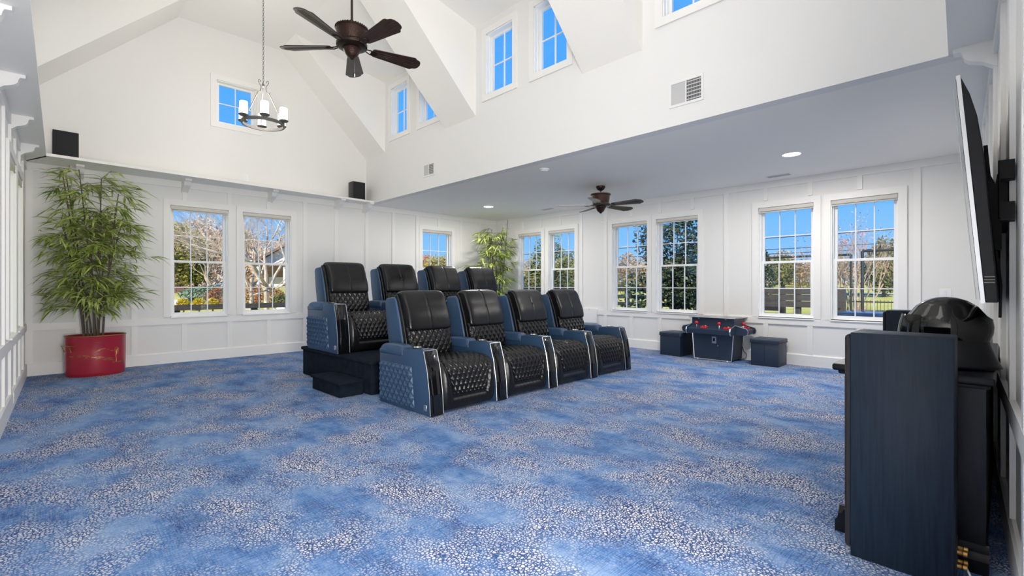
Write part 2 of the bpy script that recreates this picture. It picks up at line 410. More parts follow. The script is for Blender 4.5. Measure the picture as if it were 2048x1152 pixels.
# ---- battens, rails, baseboards
def trim_box(parent, u0, u1, z0, z1, d=.02, name='batten', m='trim_white'):
    return MB().box(u0, -d, z0, u1, .002, z1).obj(name, m, parent, smooth=False)
def cut(u, spans, w):
    return any(a - w / 2 < u < b + w / 2 for a, b in spans)
def panel_wall(wall, side, u0, u1, us, wins, zt, cas_lo=.09, doors=()):
    pairs = []
    for a, b in sorted(wins):
        if pairs and a - pairs[-1][1] < .4: pairs[-1] = (pairs[-1][0], b)
        else: pairs.append((a, b))
    segs = [(u0, u1)]
    for a, b in doors:
        segs = [s for p, q in segs for s in ((p, min(q, a)), (max(p, b), q)) if s[1] - s[0] > .05]
    for a, b in segs:
        trim_box(wall, a, b, .60, .695, .022, 'rail'); trim_box(wall, a, b, zt - .10, zt, .022, 'rail')
    for u in us:
        if any(a < u < b for a, b in doors): continue
        trim_box(wall, u - .035, u + .035, .17, .60)
        if any(a - .12 < u < b + .12 for a, b in pairs):
            trim_box(wall, u - .03, u + .03, WZ1 + .09, zt - .10)
        else:
            trim_box(wall, u - .035, u + .035, .695, zt - .10)
    for a, b in segs:
        bb = MB().prism([(.0, 0), (-.024, 0), (-.024, .155), (-.014, .17), (0, .17)], 'x', a, b).obj('baseboard_' + side, 'trim_white', None, smooth=False)
        place(tag(bb, kind='structure'), side)
# casings per window pair
def casing(wall, a, b, z0, z1, w=.09, d=.026, M=None):
    m = MB()
    m.box(a - w, -d, z0 - .02, a, .002, z1 + w); m.box(b, -d, z0 - .02, b + w, .002, z1 + w); m.box(a, -d, z1, b, .002, z1 + w)
    m.box(a - w - .01, -d - .012, z0 - .035, b + w + .01, .002, z0)
    return m

WN = [0]
def window(side, a, b, z0, z1, kind, wallobj=None, th=.16, off=None):
    """double-hung 6-over-6 or a small 2 x 2 light; local frame of its wall"""
    WN[0] += 1
    root = bpy.data.objects.new('window_%d' % WN[0], None); COL.objects.link(root); root['kind'] = 'structure'
    if off: root.location = off[0]; root.rotation_euler = (0, 0, off[1])
    else: place(root, side)
    w = .09 if kind == 'tall' else .085
    if kind == 'tall':
        m = MB(); d = .024
        m.box(a - w, -d, z0, a, .002, z1 + w); m.box(b, -d, z0, b + w, .002, z1 + w); m.box(a, -d, z1, b, .002, z1 + w)
        m.obj('casing', 'trim_white', root, smooth=False)
        MB().rbox(a - .005, -.04, z0 - .018, b + .005, .06, z0, .004, 1).obj('sill', 'window_white', root, smooth=False)
    else:
        m = MB(); d = .02
        m.box(a - w, -d, z0 - w, a, .002, z1 + w); m.box(b, -d, z0 - w, b + w, .002, z1 + w); m.box(a, -d, z1, b, .002, z1 + w); m.box(a, -d, z0 - w, b, .002, z0)
        m.obj('casing', 'trim_white', root, smooth=False)
    # jamb liner with two stop beads
    m = MB(); t = .012
    m.box(a, 0, z0, a + t, th, z1).box(b - t, 0, z0, b, th, z1).box(a, 0, z1 - t, b, th, z1).box(a, 0, z0, b, th, z0 + t)
    for y in (.045, .075):
        m.box(a + t, y, z0, a + t + .012, y + .010, z1).box(b - t - .012, y, z0, b - t, y + .010, z1)
    m.obj('jamb', 'window_white', root, smooth=False)
    def sash(name, x0, x1, s0, s1, y, nx, nz, st=.036, top=.036, bot=.036):
        y1 = y + .034
        m = MB().box(x0, y, s0, x0 + st, y1, s1).box(x1 - st, y, s0, x1, y1, s1).box(x0 + st, y, s1 - top, x1 - st, y1, s1).box(x0 + st, y, s0, x1 - st, y1, s0 + bot)
        so = m.obj(name, 'window_white', root, smooth=False)
        gx0, gx1, gz0, gz1 = x0 + st, x1 - st, s0 + bot, s1 - top
        mu = .0065
        for i in range(1, nx):
            x = gx0 + (gx1 - gx0) * i / nx; MB().box(x - mu, y + .006, gz0, x + mu, y + .028, gz1).obj('muntin', 'window_white', so, smooth=False)
        for j in range(1, nz):
            z = gz0 + (gz1 - gz0) * j / nz; MB().box(gx0, y + .007, z - mu, gx1, y + .027, z + mu).obj('muntin', 'window_white', so, smooth=False)
        for i in range(nx):
            for j in range(nz):
                MB().box(gx0 + (gx1 - gx0) * i / nx, y + .015, gz0 + (gz1 - gz0) * j / nz, gx0 + (gx1 - gx0) * (i + 1) / nx, y + .019, gz0 + (gz1 - gz0) * (j + 1) / nz).obj('pane', 'glass', so, smooth=False)
    x0, x1 = a + t + .012, b - t - .012
    if kind == 'tall':
        zm = z0 + (z1 - z0) * .5
        sash('upper_sash', x0, x1, zm - .018, z1 - .03, .098, 3, 2)
        sash('lower_sash', x0, x1, z0 + t, zm + .018, .060, 3, 2, bot=.05)
        m = MB().rbox(a + .004, -.015, z1 - .062, b - .004, .055, z1 - .004, .012, 2)
        hb = m.obj('blind', 'blind', root)
        MB().rbox(a + .006, -.018, z1 - .085, b - .006, -.004, z1 - .068, .004, 1).obj('blind_rail', 'blind', root)
    else:
        sash('sash', x0, x1, z0 + t, z1 - t, .085, 2, 2, st=.03, top=.03, bot=.03)
    return root

panel_wall(wall_back, 'back', -.28, XB, [-.22, .27, .87, 1.49, 2.115, 2.72, 3.34, 3.93, 4.56, 5.165, 5.75, 6.32, 6.95, 7.52], A_WIN, ZC)
panel_wall(wall_right, 'right', 0, YA, [YA - y for y in (8.62, 8.0, 7.39, 6.81, 6.24, 5.62, 5.02, 4.42, 3.80, 3.22, 2.61, 2.0, 1.4, .79)], B_WIN, ZC)
panel_wall(wall_left, 'left', 0, YA - .02, [.5, 1.2, 1.8, 2.43, 3.0, 3.6, 4.2, 4.8, 5.3, 5.93, 6.54, 7.15, 7.8, 8.35], C_WIN, ZC)
panel_wall(wall_front, 'front', -.0, 8.5, [.45, 1.07, 1.69, 2.31, 2.93, 3.57, 4.36, 5.0, 5.64, 6.27], [], ZC, doors=[(6.66, 8.6)])
# doorway casing the camera looks past
m = MB().box(6.66, -.014, 0, 6.80, .12, 2.34).box(6.80, -.014, 2.2, 8.45, .12, 2.34)
place(tag(m.obj('door_1', 'trim_white', smooth=False), kind='structure'), 'front')

for a, b in A_WIN: window('back', a, b, WZ0, WZ1, 'tall')
for a, b in B_WIN: window('right', a, b, WZ0 - .01, WZ1 - .02, 'tall')
for a, b in C_WIN: window('left', a, b, WZ0, WZ1, 'tall')
window('back', *GAB[:2], GAB[2], GAB[3], 'small')
for a, b in UP_WIN:
    window('u', YA - b, YA - a, UZ0, UZ1, 'small', th=.14, off=((4.55, YA, 0), -PI / 2))
for a, b in UP_WIN:
    window('left', a, b, UZ0, UZ1, 'small')

# ---- plate shelf round the tall room, with scroll brackets
def shelf(name, poly):
    o = MB().prism(poly, 'z', ZC, ZC + .035).obj(name, 'trim_white', smooth=False); tag(o, kind='structure'); return o
sh_a = shelf('trim_1', [(-.30, YA + .01), (-.06, 8.33), (4.56, 8.62), (4.56, YA + .01)])
sh_c = shelf('trim_2', [(-.42, -.17), (-.12, .05), (-.055, 8.40), (-.28, YA)])
sh_d = shelf('trim_3', [(-.42, -.21), (4.56, .025), (4.56, .278), (-.12, .058)])
BP = [(0, 0), (.85, 0), (.85, -.14), (.70, -.16), (.66, -.26), (.64, -.38), (.56, -.50), (.42, -.58), (.28, -.64), (.17, -.76), (.08, -.84), (.0, -.92)]
def bracket(parent, base, dirn, depth, height, w=.085):
    n = Vector((*dirn, 0)).normalized(); s = Vector((-n.y, n.x, 0))
    poly = [(d / .85 * depth, z * height) for d, z in BP]
    m = MB().prism(poly, 'y', -w / 2, w / 2)
    M = Matrix(((n.x, s.x, 0, base[0]), (n.y, s.y, 0, base[1]), (0, 0, 1, ZC), (0, 0, 0, 1)))
    m.v = [tuple(M @ Vector(p)) for p in m.v]
    m.obj('bracket', 'trim_white', parent, smooth=True, ang=50)
for x in (.27, 1.49, 2.74, 3.93, 4.51): bracket(sh_a, (x, YA + .005), (0, -1), .34, .19)
for u in (1.18, 2.43, 3.69, 4.94, 6.2, 7.4): 
    y = 8.99 - u; bracket(sh_c, (-.262 - .0155 * u, y), (1, 0), .17, .17)
bracket(sh_d, (4.50, .034), (0, 1), .215, .20)
for x in (3.3, 2.1): bracket(sh_d, (x, .038 + .047 * (x - 4.56)), (0, 1), .21, .20)

# ------------------------------------------------------------------ recliners
def puff(p, q):
    a = abs(math.sin(PI * p)); b = abs(math.sin(PI * q))
    return min(a, b) ** .7
def quilt(fn, w, h, dw, dh, amp, nu, nv, edge=.025):
    """fn(s, t) -> (point, normal); diamonds dw x dh; returns MB"""
    m = MB()
    def f(u, v):
        s, t = u * w, v * h
        p = s / dw + t / dh; q = s / dw - t / dh
        e = min(1, min(s, w - s, t, h - t) / edge); e = max(0, e) ** .6
        P, N = fn(s, t)
        return tuple(P + N * (amp * puff(p, q) * (.35 + .65 * e) * min(1, e * 2) - .010 * (1 - e)))
    return m.grid(f, nu, nv)
class Prof:
    """polyline (y, z) with arc length lookup, normal to the left-hand outside"""
    def __init__(s, pts, sub=8):
        P = [Vector((p[0], p[1])) for p in pts]; out = []
        for i in range(len(P) - 1):       # catmull-rom
            p0 = P[max(i - 1, 0)]; p1 = P[i]; p2 = P[i + 1]; p3 = P[min(i + 2, len(P) - 1)]
            for k in range(sub):
                t = k / sub
                out.append(.5 * ((2 * p1) + (p2 - p0) * t + (2 * p0 - 5 * p1 + 4 * p2 - p3) * t * t + (3 * p1 - p0 - 3 * p2 + p3) * t ** 3))
        out.append(P[-1]); s.p = out; s.l = [0]
        for a, b in zip(out, out[1:]): s.l.append(s.l[-1] + (b - a).length)
        s.L = s.l[-1]
    def at(s, t):
        t = max(0, min(s.L, t)); i = 0
        while i < len(s.l) - 2 and s.l[i + 1] < t: i += 1
        k = (t - s.l[i]) / max(1e-9, s.l[i + 1] - s.l[i]); a, b = s.p[i], s.p[i + 1]
        d = (b - a).normalized(); P = a.lerp(b, k)
        return P, Vector((-d.y, d.x))
SEAT_W = .69; ARM_W = .145; PITCH = SEAT_W + ARM_W
AP = [(0.0, .0), (.012, .20), (.05, .42), (.105, .585), (.125, .602), (.44, .588), (.455, .55), (.87, .535), (.885, .52), (.885, .0)]
ARM_MESH = {}
def arm_meshes():
    A = ARM_MESH; h = ARM_W / 2
    A['armrest'] = MB().prism(AP, 'x', -h + .004, h - .004, bevel=.008, seg=2).mesh('armrest', 'leather_side')
    # padded lid over the back half of the arm
    m = MB()
    def pad(u, v):
        x = (u - .5) * 2; t = v
        y = .445 + .44 * t; e = (1 - abs(x) ** 4) ** .5 if abs(x) < 1 else 0
        f = (1 - abs(2 * t - 1) ** 6) ** .5 if 0 < t < 1 else 0
        return (x * (h + .004), y, .545 - .012 * t + .075 * e * f)
    m.grid(pad, 10, 14)
    m.rbox(-h - .004, .45, .505, h + .004, .88, .555, .014, 2)
    A['arm_pad'] = m.mesh('arm_pad', 'leather_side', ang=60)
    # gloss front: raised frame and a sunk panel, both following the sloped front
    fp = lambda z: np.interp(z, [0, .20, .42, .585], [0, .012, .05, .105])
    zs = [.012, .2, .42, .578]
    m = MB()
    m.prism([(-.012, .004), (0, .20), (.038, .42), (.096, .592), (.112, .592), (.06, .42), (.02, .20), (.01, .004)], 'x', -h, h, bevel=.004, seg=1)
    A['front_panel'] = m.mesh('front_panel', 'gloss_black')
    m = MB()
    m.prism([(-.024, .03), (-.013, .20), (.026, .42), (.072, .555), (.09, .555), (.05, .42), (.01, .20), (.0, .03)], 'x', -h + .030, h - .030, bevel=.009, seg=2)
    A['front_inset'] = m.mesh('front_inset', 'gloss_black')
    m = MB().tube([(-h - .002, y, z) for y, z in ((-.008, .01), (.004, .20), (.042, .42), (.098, .59))], .0035, 5)
    m.tube([(h + .002, y, z) for y, z in ((-.008, .01), (.004, .20), (.042, .42), (.098, .59))], .0035, 5)
    m.tube([(-h, .098, .593), (h, .098, .593)], .0035, 5)
    A['piping'] = m.mesh('piping', 'silver')
    m = MB().lathe([(.046, -.05), (.046, .0), (.052, .008), (.043, .010), (.038, .004), (.036, -.045), (0, -.045)], (0, .30, .596), 20)
    m.rbox(-.03, .16, .598, .03, .215, .604, .002, 1)
    A['cup_holder'] = m.mesh('cup_holder', 'chrome')
    # quilted outer side (outermost arms only)
    W_, H2 = .62, .40
    def side(s, t):
        front = np.interp(t, [0, H2], [.245, .30]); y = front + (.875 - front) * (s / W_)
        return Vector((-h + .002, y, .03 + t)), Vector((-1, 0, 0))
    A['quilted_side'] = quilt(side, W_, H2, .0827, .105, .030, 120, 84).mesh('quilted_side', 'leather_side', ang=80)
    A['badge'] = MB().rbox(-h - .004, .05, .045, -h + .006, .098, .10, .003, 1).mesh('badge', 'silver')
arm_meshes()

REC = {}
def recliner_meshes():
    R = REC; hw = SEAT_W / 2 - .004
    sp = Prof([(.66, .455), (.45, .462), (.22, .478), (.10, .462), (.035, .40), (.012, .30), (.006, .18), (.02, .07), (.05, .035)])
    IN_L = sp.L * .885
    def inw(t):            # half width of the quilted inlay along the seat
        return float(np.interp(t, [0, sp.L * .42, sp.L * .60, IN_L], [.30, .30, .275, .20]))
    m = MB()
    def seat(u, v):
        x = (u - .5) * 2 * hw; t = v * sp.L; P, N = sp.at(t)
        edge = min(1, (hw - abs(x)) / .05); edge = max(0, edge)
        off = -.022 * (1 - edge) ** 2
        w = inw(t); dx = abs(x) - w
        if t < IN_L + .015 and dx < .012: off -= .014
        elif t > sp.L * .3:
            k = min(1, max(0, (dx if t < IN_L else max(dx, (t - IN_L)))) / .05); off += .020 * math.sin(min(1, k) * PI / 2) * edge
            tt = t if t < IN_L else IN_L
            g = math.sin(t * 150 + 2.0 * math.sin(x * 9)) if dx > 0 and t < IN_L else math.sin(x * 120 + 1.5 * math.sin(t * 60))
            off += .0035 * g * max(0, 1 - abs(dx if t < IN_L else t - IN_L) / .10) * edge
        n3 = Vector((0, N.x, N.y)) * -1
        n3 = Vector((0, -N.x, -N.y)) if (n3.z < 0 and v < .2) else n3
        return tuple(Vector((x, P.x, P.y)) + Vector((0, SGN * N.x, SGN * N.y)) * off)
    P, N = sp.at(.05); SGN = 1 if N.y > 0 else -1
    m.grid(seat, 46, 64)
    # closed flanks under the seat
    poly = [(p.x + (.004 if p.x < .3 else 0), p.y - .012) for p in sp.p[::4]] + [(.05, .03), (.66, .03)]
    m.prism(poly, 'x', -hw + .02, hw - .02)
    R['seat'] = m.mesh('seat', 'leather_seat', ang=70)
    def inlay(s, t):
        tt = .02 + t; P, N = sp.at(tt); w = inw(tt); x = (s / .57 - .5) * 2 * w
        return Vector((x, P.x, P.y)), Vector((0, SGN * N.x, SGN * N.y))
    R['quilted_seat'] = quilt(inlay, .57, IN_L - .03, .071, .105, .019, 112, 120, .02).mesh('quilted_seat', 'leather_seat', ang=80)
    # back shell
    shp = [(.70, .40), (.735, .62), (.80, .86), (.865, 1.045), (.90, 1.075), (1.05, 1.062), (1.078, 1.03), (1.05, .80), (1.0, .58), (.98, .05), (.66, .05)]
    m = MB().prism(shp, 'x', -.315, .315, bevel=.02, seg=3)
    R['back_shell'] = m.mesh('back_shell', 'leather_side', ang=50)
    # back cushion side gusset
    m = MB().prism([(.665, .45), (.70, .64), (.765, .86), (.83, 1.03), (.875, 1.10), (.92, 1.10), (.93, 1.05), (.80, .62), (.75, .45)], 'x', -.295, .295, bevel=.018, seg=3)
    R['back_cushion'] = m.mesh('back_cushion', 'leather_seat', ang=50)
    lp = Prof([(.645, .455), (.645, .55), (.668, .66), (.70, .76)])
    def lum(s, t):
        P, N = lp.at(t); x = (s / .56 - .5) * .56
        b = .02 * (1 - (2 * s / .56 - 1) ** 4)
        return Vector((x, P.x - b, P.y)), Vector((0, -1, .25)).normalized()
    R['quilted_back'] = quilt(lum, .56, lp.L, .071, .105, .017, 112, 44, .02).mesh('quilted_back', 'leather_seat', ang=80)
    # head rest: thick pillow, centre seam
    hp = Prof([(.72, .715), (.66, .725), (.648, .76), (.675, .88), (.725, 1.02), (.775, 1.105), (.835, 1.142), (.90, 1.135), (.945, 1.09), (.94, 1.03)])
    m = MB()
    def head(u, v):
        x = (u - .5) * 2; P, N = hp.at(v * hp.L)
        sg = Vector((0, .80 - P.x, .90 - P.y)).normalized()
        e = 1 - (1 - max(0, 1 - abs(x) ** 7)) ** 1
        k = (1 - abs(x) ** 8) ** .45 if abs(x) < 1 else 0
        seam = -.007 * math.exp(-(x / .022) ** 2)
        wr = .002 * math.sin(x * 60 + 3 * math.sin(v * 14)) * math.exp(-(x / .25) ** 2)
        pl = .012 * math.sin(min(1, v * 2.2) * PI)
        return tuple(Vector((x * .272, P.x, P.y)) + sg * (.03 * (1 - k)) - sg * (seam + wr + pl) * 1.0)
    m.grid(head, 48, 48)
    for sx_ in (-.268, .268):
        n = len(hp.p[::4]); vs = [(sx_, p.x + (.80 - p.x) * .2, p.y + (.9 - p.y) * .12) for p in hp.p[::4]]
        m.add(vs, [tuple(range(n))])
    R['headrest'] = m.mesh('headrest', 'leather_seat', ang=75)
    # round embossed emblem on one head rest: ring with a small shield
    m = MB()
    M = Matrix.Translation((0.0, .664, .965)) @ Matrix.Rotation(math.radians(-19), 4, 'X') @ Matrix.Rotation(PI / 2, 4, 'X')
    m.tube([(.052 * math.cos(2 * PI * k / 24), .052 * math.sin(2 * PI * k / 24), 0) for k in range(24)], .0035, 5, closed=True, M=M)
    m.prism([(-.017, .022), (.017, .022), (.017, -.006), (0, -.028), (-.017, -.006)], 'z', -.003, .006, M=M)
    R['emblem'] = m.mesh('emblem', 'gloss_black')
recliner_meshes()

def add_arm(root, x, outer=0):
    a = link('armrest', ARM_MESH['armrest'], root); a.location = (x, 0, 0)
    for k in ('arm_pad', 'front_panel', 'piping', 'cup_holder'):
        link(k, ARM_MESH[k], a)
    link('front_inset', ARM_MESH['front_inset'], a)
    if outer:
        q = link('quilted_side', ARM_MESH['quilted_side'], a); b = link('badge', ARM_MESH['badge'], a); b['label'] = 'small silver badge at the foot of the arm'
        if outer > 0:
            for o in (q, b): o.rotation_euler = (0, 0, 0); o.scale = (-1, 1, 1)
ROWN = ['first from the left', 'second from the left', 'third from the left', 'fourth from the left, far right end']
def recliner(loc, rz, label, first=False, last=False, emblem=False, group=None):
    r = thing('recliner', label, 'recliner', loc, rz, group)
    for k in ('seat', 'quilted_seat', 'back_shell', 'back_cushion', 'quilted_back', 'headrest'):
        o = link(k, REC[k], r)
        if k == 'headrest' and emblem: link('emblem', REC['emblem'], o)
    add_arm(r, -PITCH / 2, -1 if first else 0)
    if last: add_arm(r, PITCH / 2, 1)
    return r
RZ = math.radians(1.6)
FRONT_L = ['black diamond-quilted recliner at the near left end of the front row, quilted outer arm',
           'front-row black recliner, second from the left, wrinkled headrest',
           'front-row black recliner, third from the left',
           'front-row black recliner at the far right end, nearest the arcade table']
BACK_L = ['black recliner on the platform, left end of the back row, above the step',
          'back-row black recliner with a round emblem pressed into its headrest',
          'back-row black recliner, third from the left, plain headrest below the back window',
          'back-row black recliner at the far right end, beside the far bamboo']
PX0, PY0 = 2.535 + ARM_W / 2 + SEAT_W / 2, 3.635
for k in range(4):
    recliner((PX0 + PITCH * k * math.cos(RZ), PY0 + PITCH * k * math.sin(RZ), 0), RZ, FRONT_L[k], k == 0, k == 3, False, 'recliners in the front row')
BX0, BY0, PH = 2.515 + ARM_W / 2 + SEAT_W / 2, 5.525, .375
for k in range(4):
    recliner((BX0 + PITCH * k * math.cos(RZ), BY0 + PITCH * k * math.sin(RZ), PH), RZ, BACK_L[k], k == 0, k == 3, k == 1, 'recliners in the back row')

# platform and step
p = thing('platform', 'dark carpeted seating platform carrying the back row of recliners', 'platform', (2.49, 4.79, 0), RZ)
MB().rbox(0, 0, 0, 3.5, 1.82, .34, .015, 2).obj('riser', 'platform_carpet', p)
MB().rbox(-.02, -.02, .33, 3.52, 1.84, PH, .018, 3).obj('deck', 'platform_carpet', p)
p = thing('step', 'low dark carpeted step against the left side of the platform', 'step', (2.19, 4.90, 0), RZ)
MB().rbox(.0, 0, 0, .275, .69, .14, .012, 2).obj('riser', 'platform_carpet', p)
MB().rbox(-.018, -.018, .132, .277, .71, .168, .015, 3).obj('tread', 'platform_carpet', p)

# ------------------------------------------------------------------ potted bamboo
def bamboo(name, label, loc, canes, spread, top, nleaf, seed, xlim, ylim, zlow):
    rnd = random.Random(seed)
    r = thing(name, label, 'plant', loc)
    leaf = MB()
    def one_leaf(p, d, L, w):
        d = d.normalized(); side = d.cross(Vector((0, 0, 1))); side = side.normalized() if side.length > .05 else Vector((1, 0, 0))
        side = (side + Vector((0, 0, rnd.uniform(-.6, .6)))).normalized()
        dn = Vector((0, 0, -1))
        a = p; b = p + d * L * .35 + side * w; c = p + d * L * .35 - side * w; mid = p + d * L * .4 + Vector((0, 0, .004))
        b2 = p + d * L * .7 + side * w * .6 + dn * L * .08; c2 = p + d * L * .7 - side * w * .6 + dn * L * .08
        e = p + d * L + dn * L * .22
        leaf.add([a, b, mid, c, b2, c2, e], [(0, 1, 2), (0, 2, 3), (1, 4, 2), (2, 4, 5), (2, 5, 3), (4, 6, 5)])
    def ok(p):
        return xlim[0] < loc[0] + p.x < xlim[1] and ylim[0] < loc[1] + p.y < ylim[1] and p.z < 2.74
    tips = []
    for i in range(canes):
        a = rnd.uniform(0, 2 * PI); b0 = Vector((.16 * math.cos(a) * rnd.random() ** .5, .10 * math.sin(a), zlow))
        hgt = top * rnd.uniform(.72, 1.0) if i else top
        lean = Vector((math.cos(a) * rnd.uniform(.05, spread), math.sin(a) * rnd.uniform(.02, spread * .6), 0)); lean.x = max(lean.x, -.22)
        pts = []
        for k in range(9):
            t = k / 8; q = b0 + lean * t ** 1.3 + Vector((0, 0, (hgt - zlow) * t)); pts.append(q)
        pts = [q for q in pts if ok(q)] or pts[:3]
        MB().tube(pts, [.013 * (1 - .55 * k / 8) for k in range(len(pts))], 6).obj('cane', 'cane', r)
        tips.append(pts)
    twig = MB(); cnt = 0; tries = 0
    while cnt < nleaf and tries < nleaf * 4:
        tries += 1
        pts = rnd.choice(tips); t = rnd.uniform(.17, 1.0) ** .9 * (len(pts) - 1); i = min(int(t), len(pts) - 2)
        base = pts[i].lerp(pts[i + 1], t - i)
        a = rnd.uniform(0, 2 * PI); out = Vector((math.cos(a), math.sin(a) * .8, rnd.uniform(-.1, .45)))
        fr = t / (len(pts) - 1)
        L = rnd.uniform(.18, .55) * (1.15 - .45 * abs(fr - .6)) 
        q1 = base + out * L * .5 + Vector((0, 0, .03)); q2 = base + out * L + Vector((0, 0, -.05 * L))
        if not (ok(q2) and ok(q2 + out * .12)): continue
        twig.tube([base, q1, q2], [.003, .0024, .0014], 4)
        for k in range(rnd.randint(6, 11)):
            s = rnd.uniform(.35, 1.02); p = base.lerp(q2, s) + Vector((0, 0, .03 * math.sin(s * PI)))
            az = a + rnd.uniform(-1.0, 1.0); d = Vector((math.cos(az), math.sin(az) * .9, rnd.uniform(-.65, .25)))
            Lf = rnd.uniform(.15, .27)
            if ok(p + d * Lf): one_leaf(p, d, Lf, rnd.uniform(.010, .0165)); cnt += 1
    twig.obj('twig', 'cane', r)['kind'] = 'stuff'
    leaf.obj('foliage', 'bamboo_leaf', r, smooth=False)['kind'] = 'stuff'
    return r

def pot(loc, painted=True):
    r = loc
    a, b, h = .315, .24, .53
    prof = [(0, 0), (.93, .0), (.965, .012), (.985, .05), (1.0, .30), (1.0, h - .012), (1.012, h - .004), (1.012, h), (.97, h), (.965, h - .02), (.95, .10), (0, .10)]
    MB().lathe(prof, (0, 0, 0), 48, sx=a, sy=b).obj('bowl', 'red_lacquer', r)
    MB().tube([(a * 1.01 * math.cos(2 * PI * k / 48), b * 1.01 * math.sin(2 * PI * k / 48), h) for k in range(48)], .005, 6, closed=True).obj('rim', 'gold', r)
    MB().lathe([(0, h - .05), (.95, h - .06)], (0, 0, 0), 32, sx=a, sy=b).obj('soil', 'soil', r)
    if painted:
        rnd = random.Random(3); m = MB()
        def on(th, z):          # th measured from -Y toward +X
            return (a * 1.004 * math.sin(th), -b * 1.004 * math.cos(th), z)
        def line(pts, rad=.0022): m.tube([on(*p) for p in pts], rad, 4)
        for k in range(70):      # shoreline, islands and water: short level strokes
            t = rnd.uniform(-1.05, .55); z = .275 - .09 * max(0, t + .35) + rnd.gauss(0, .012); l = rnd.uniform(.05, .16)
            line([(t, z), (t + l * .5, z + rnd.uniform(-.003, .003)), (t + l, z - .002)], rnd.uniform(.0010, .0022))
        for k in range(26):
            t = rnd.uniform(-.1, .5); z = .345 + .02 * math.sin(t * 9) + rnd.uniform(-.012, .0)
            line([(t, z), (t + .07, z + rnd.uniform(-.004, .006))], .0013)
        for k in range(22):
            t = rnd.uniform(.45, .95); z = .165 + rnd.gauss(0, .006); line([(t, z), (t + .10, z)], .0013)
        line([(.66, .17), (.68, .21), (.65, .25), (.68, .29), (.69, .33)], .0024)
        for k in range(60):      # small tree crown
            t0 = rnd.gauss(.69, .07); z0 = rnd.gauss(.335, .03); line([(t0, z0), (t0 + rnd.uniform(-.03, .03), z0 + rnd.uniform(-.004, .010))], .0013)
        for k in range(5): line([(.69, .27 + .012 * k), (.69 + (-1) ** k * .09, .30 + .015 * k)], .0014)
        for k in range(4): line([(-.06 + .05 * k, .440 + .012 * (k % 2)), (-.03 + .05 * k, .446)], .0012)
        gl = m.obj('gilt_landscape', 'gold', r); gl['kind'] = 'stuff'; gl['label'] = 'thin gilt landscape with a tree and water'
        hd = MB(); th0 = -1.15
        P = lambda t, o, z: ((a + o) * math.sin(t), -(b + o) * math.cos(t), z)
        hd.tube([P(-1.45, .0, .40), P(-1.45, .035, .41), P(-1.1, .05, .415), P(-.78, .035, .41), P(-.78, 0, .40)], .006, 6)
        for t in (-1.3, -.88):
            hd.tube([P(t, .04, .408), P(t, .02, .36), P(t, .012, .33)], [.003, .005, .008], 6)
        hd.obj('handle', 'gold', r)
    return r
pot(bamboo('potted_bamboo', 'tall leafy bamboo in an oval red lacquer planter with gilt landscape', (.425, 8.54, 0), 11, .50, 2.70, 2200, 11, (-.24, 1.34), (7.85, 8.90), .49))
pp = bamboo('potted_bamboo', 'narrow tall bamboo standing in the far corner behind the recliners', (7.38, 8.22, 0), 9, .28, 2.74, 1700, 23, (6.35, 7.96), (7.4, 8.86), .38)
MB().lathe([(0, 0), (.17, 0), (.21, .3), (.22, .45), (.20, .45), (.19, .38), (0, .38)], (0, 0, 0), 24).obj('bowl', 'arcade_navy', pp)

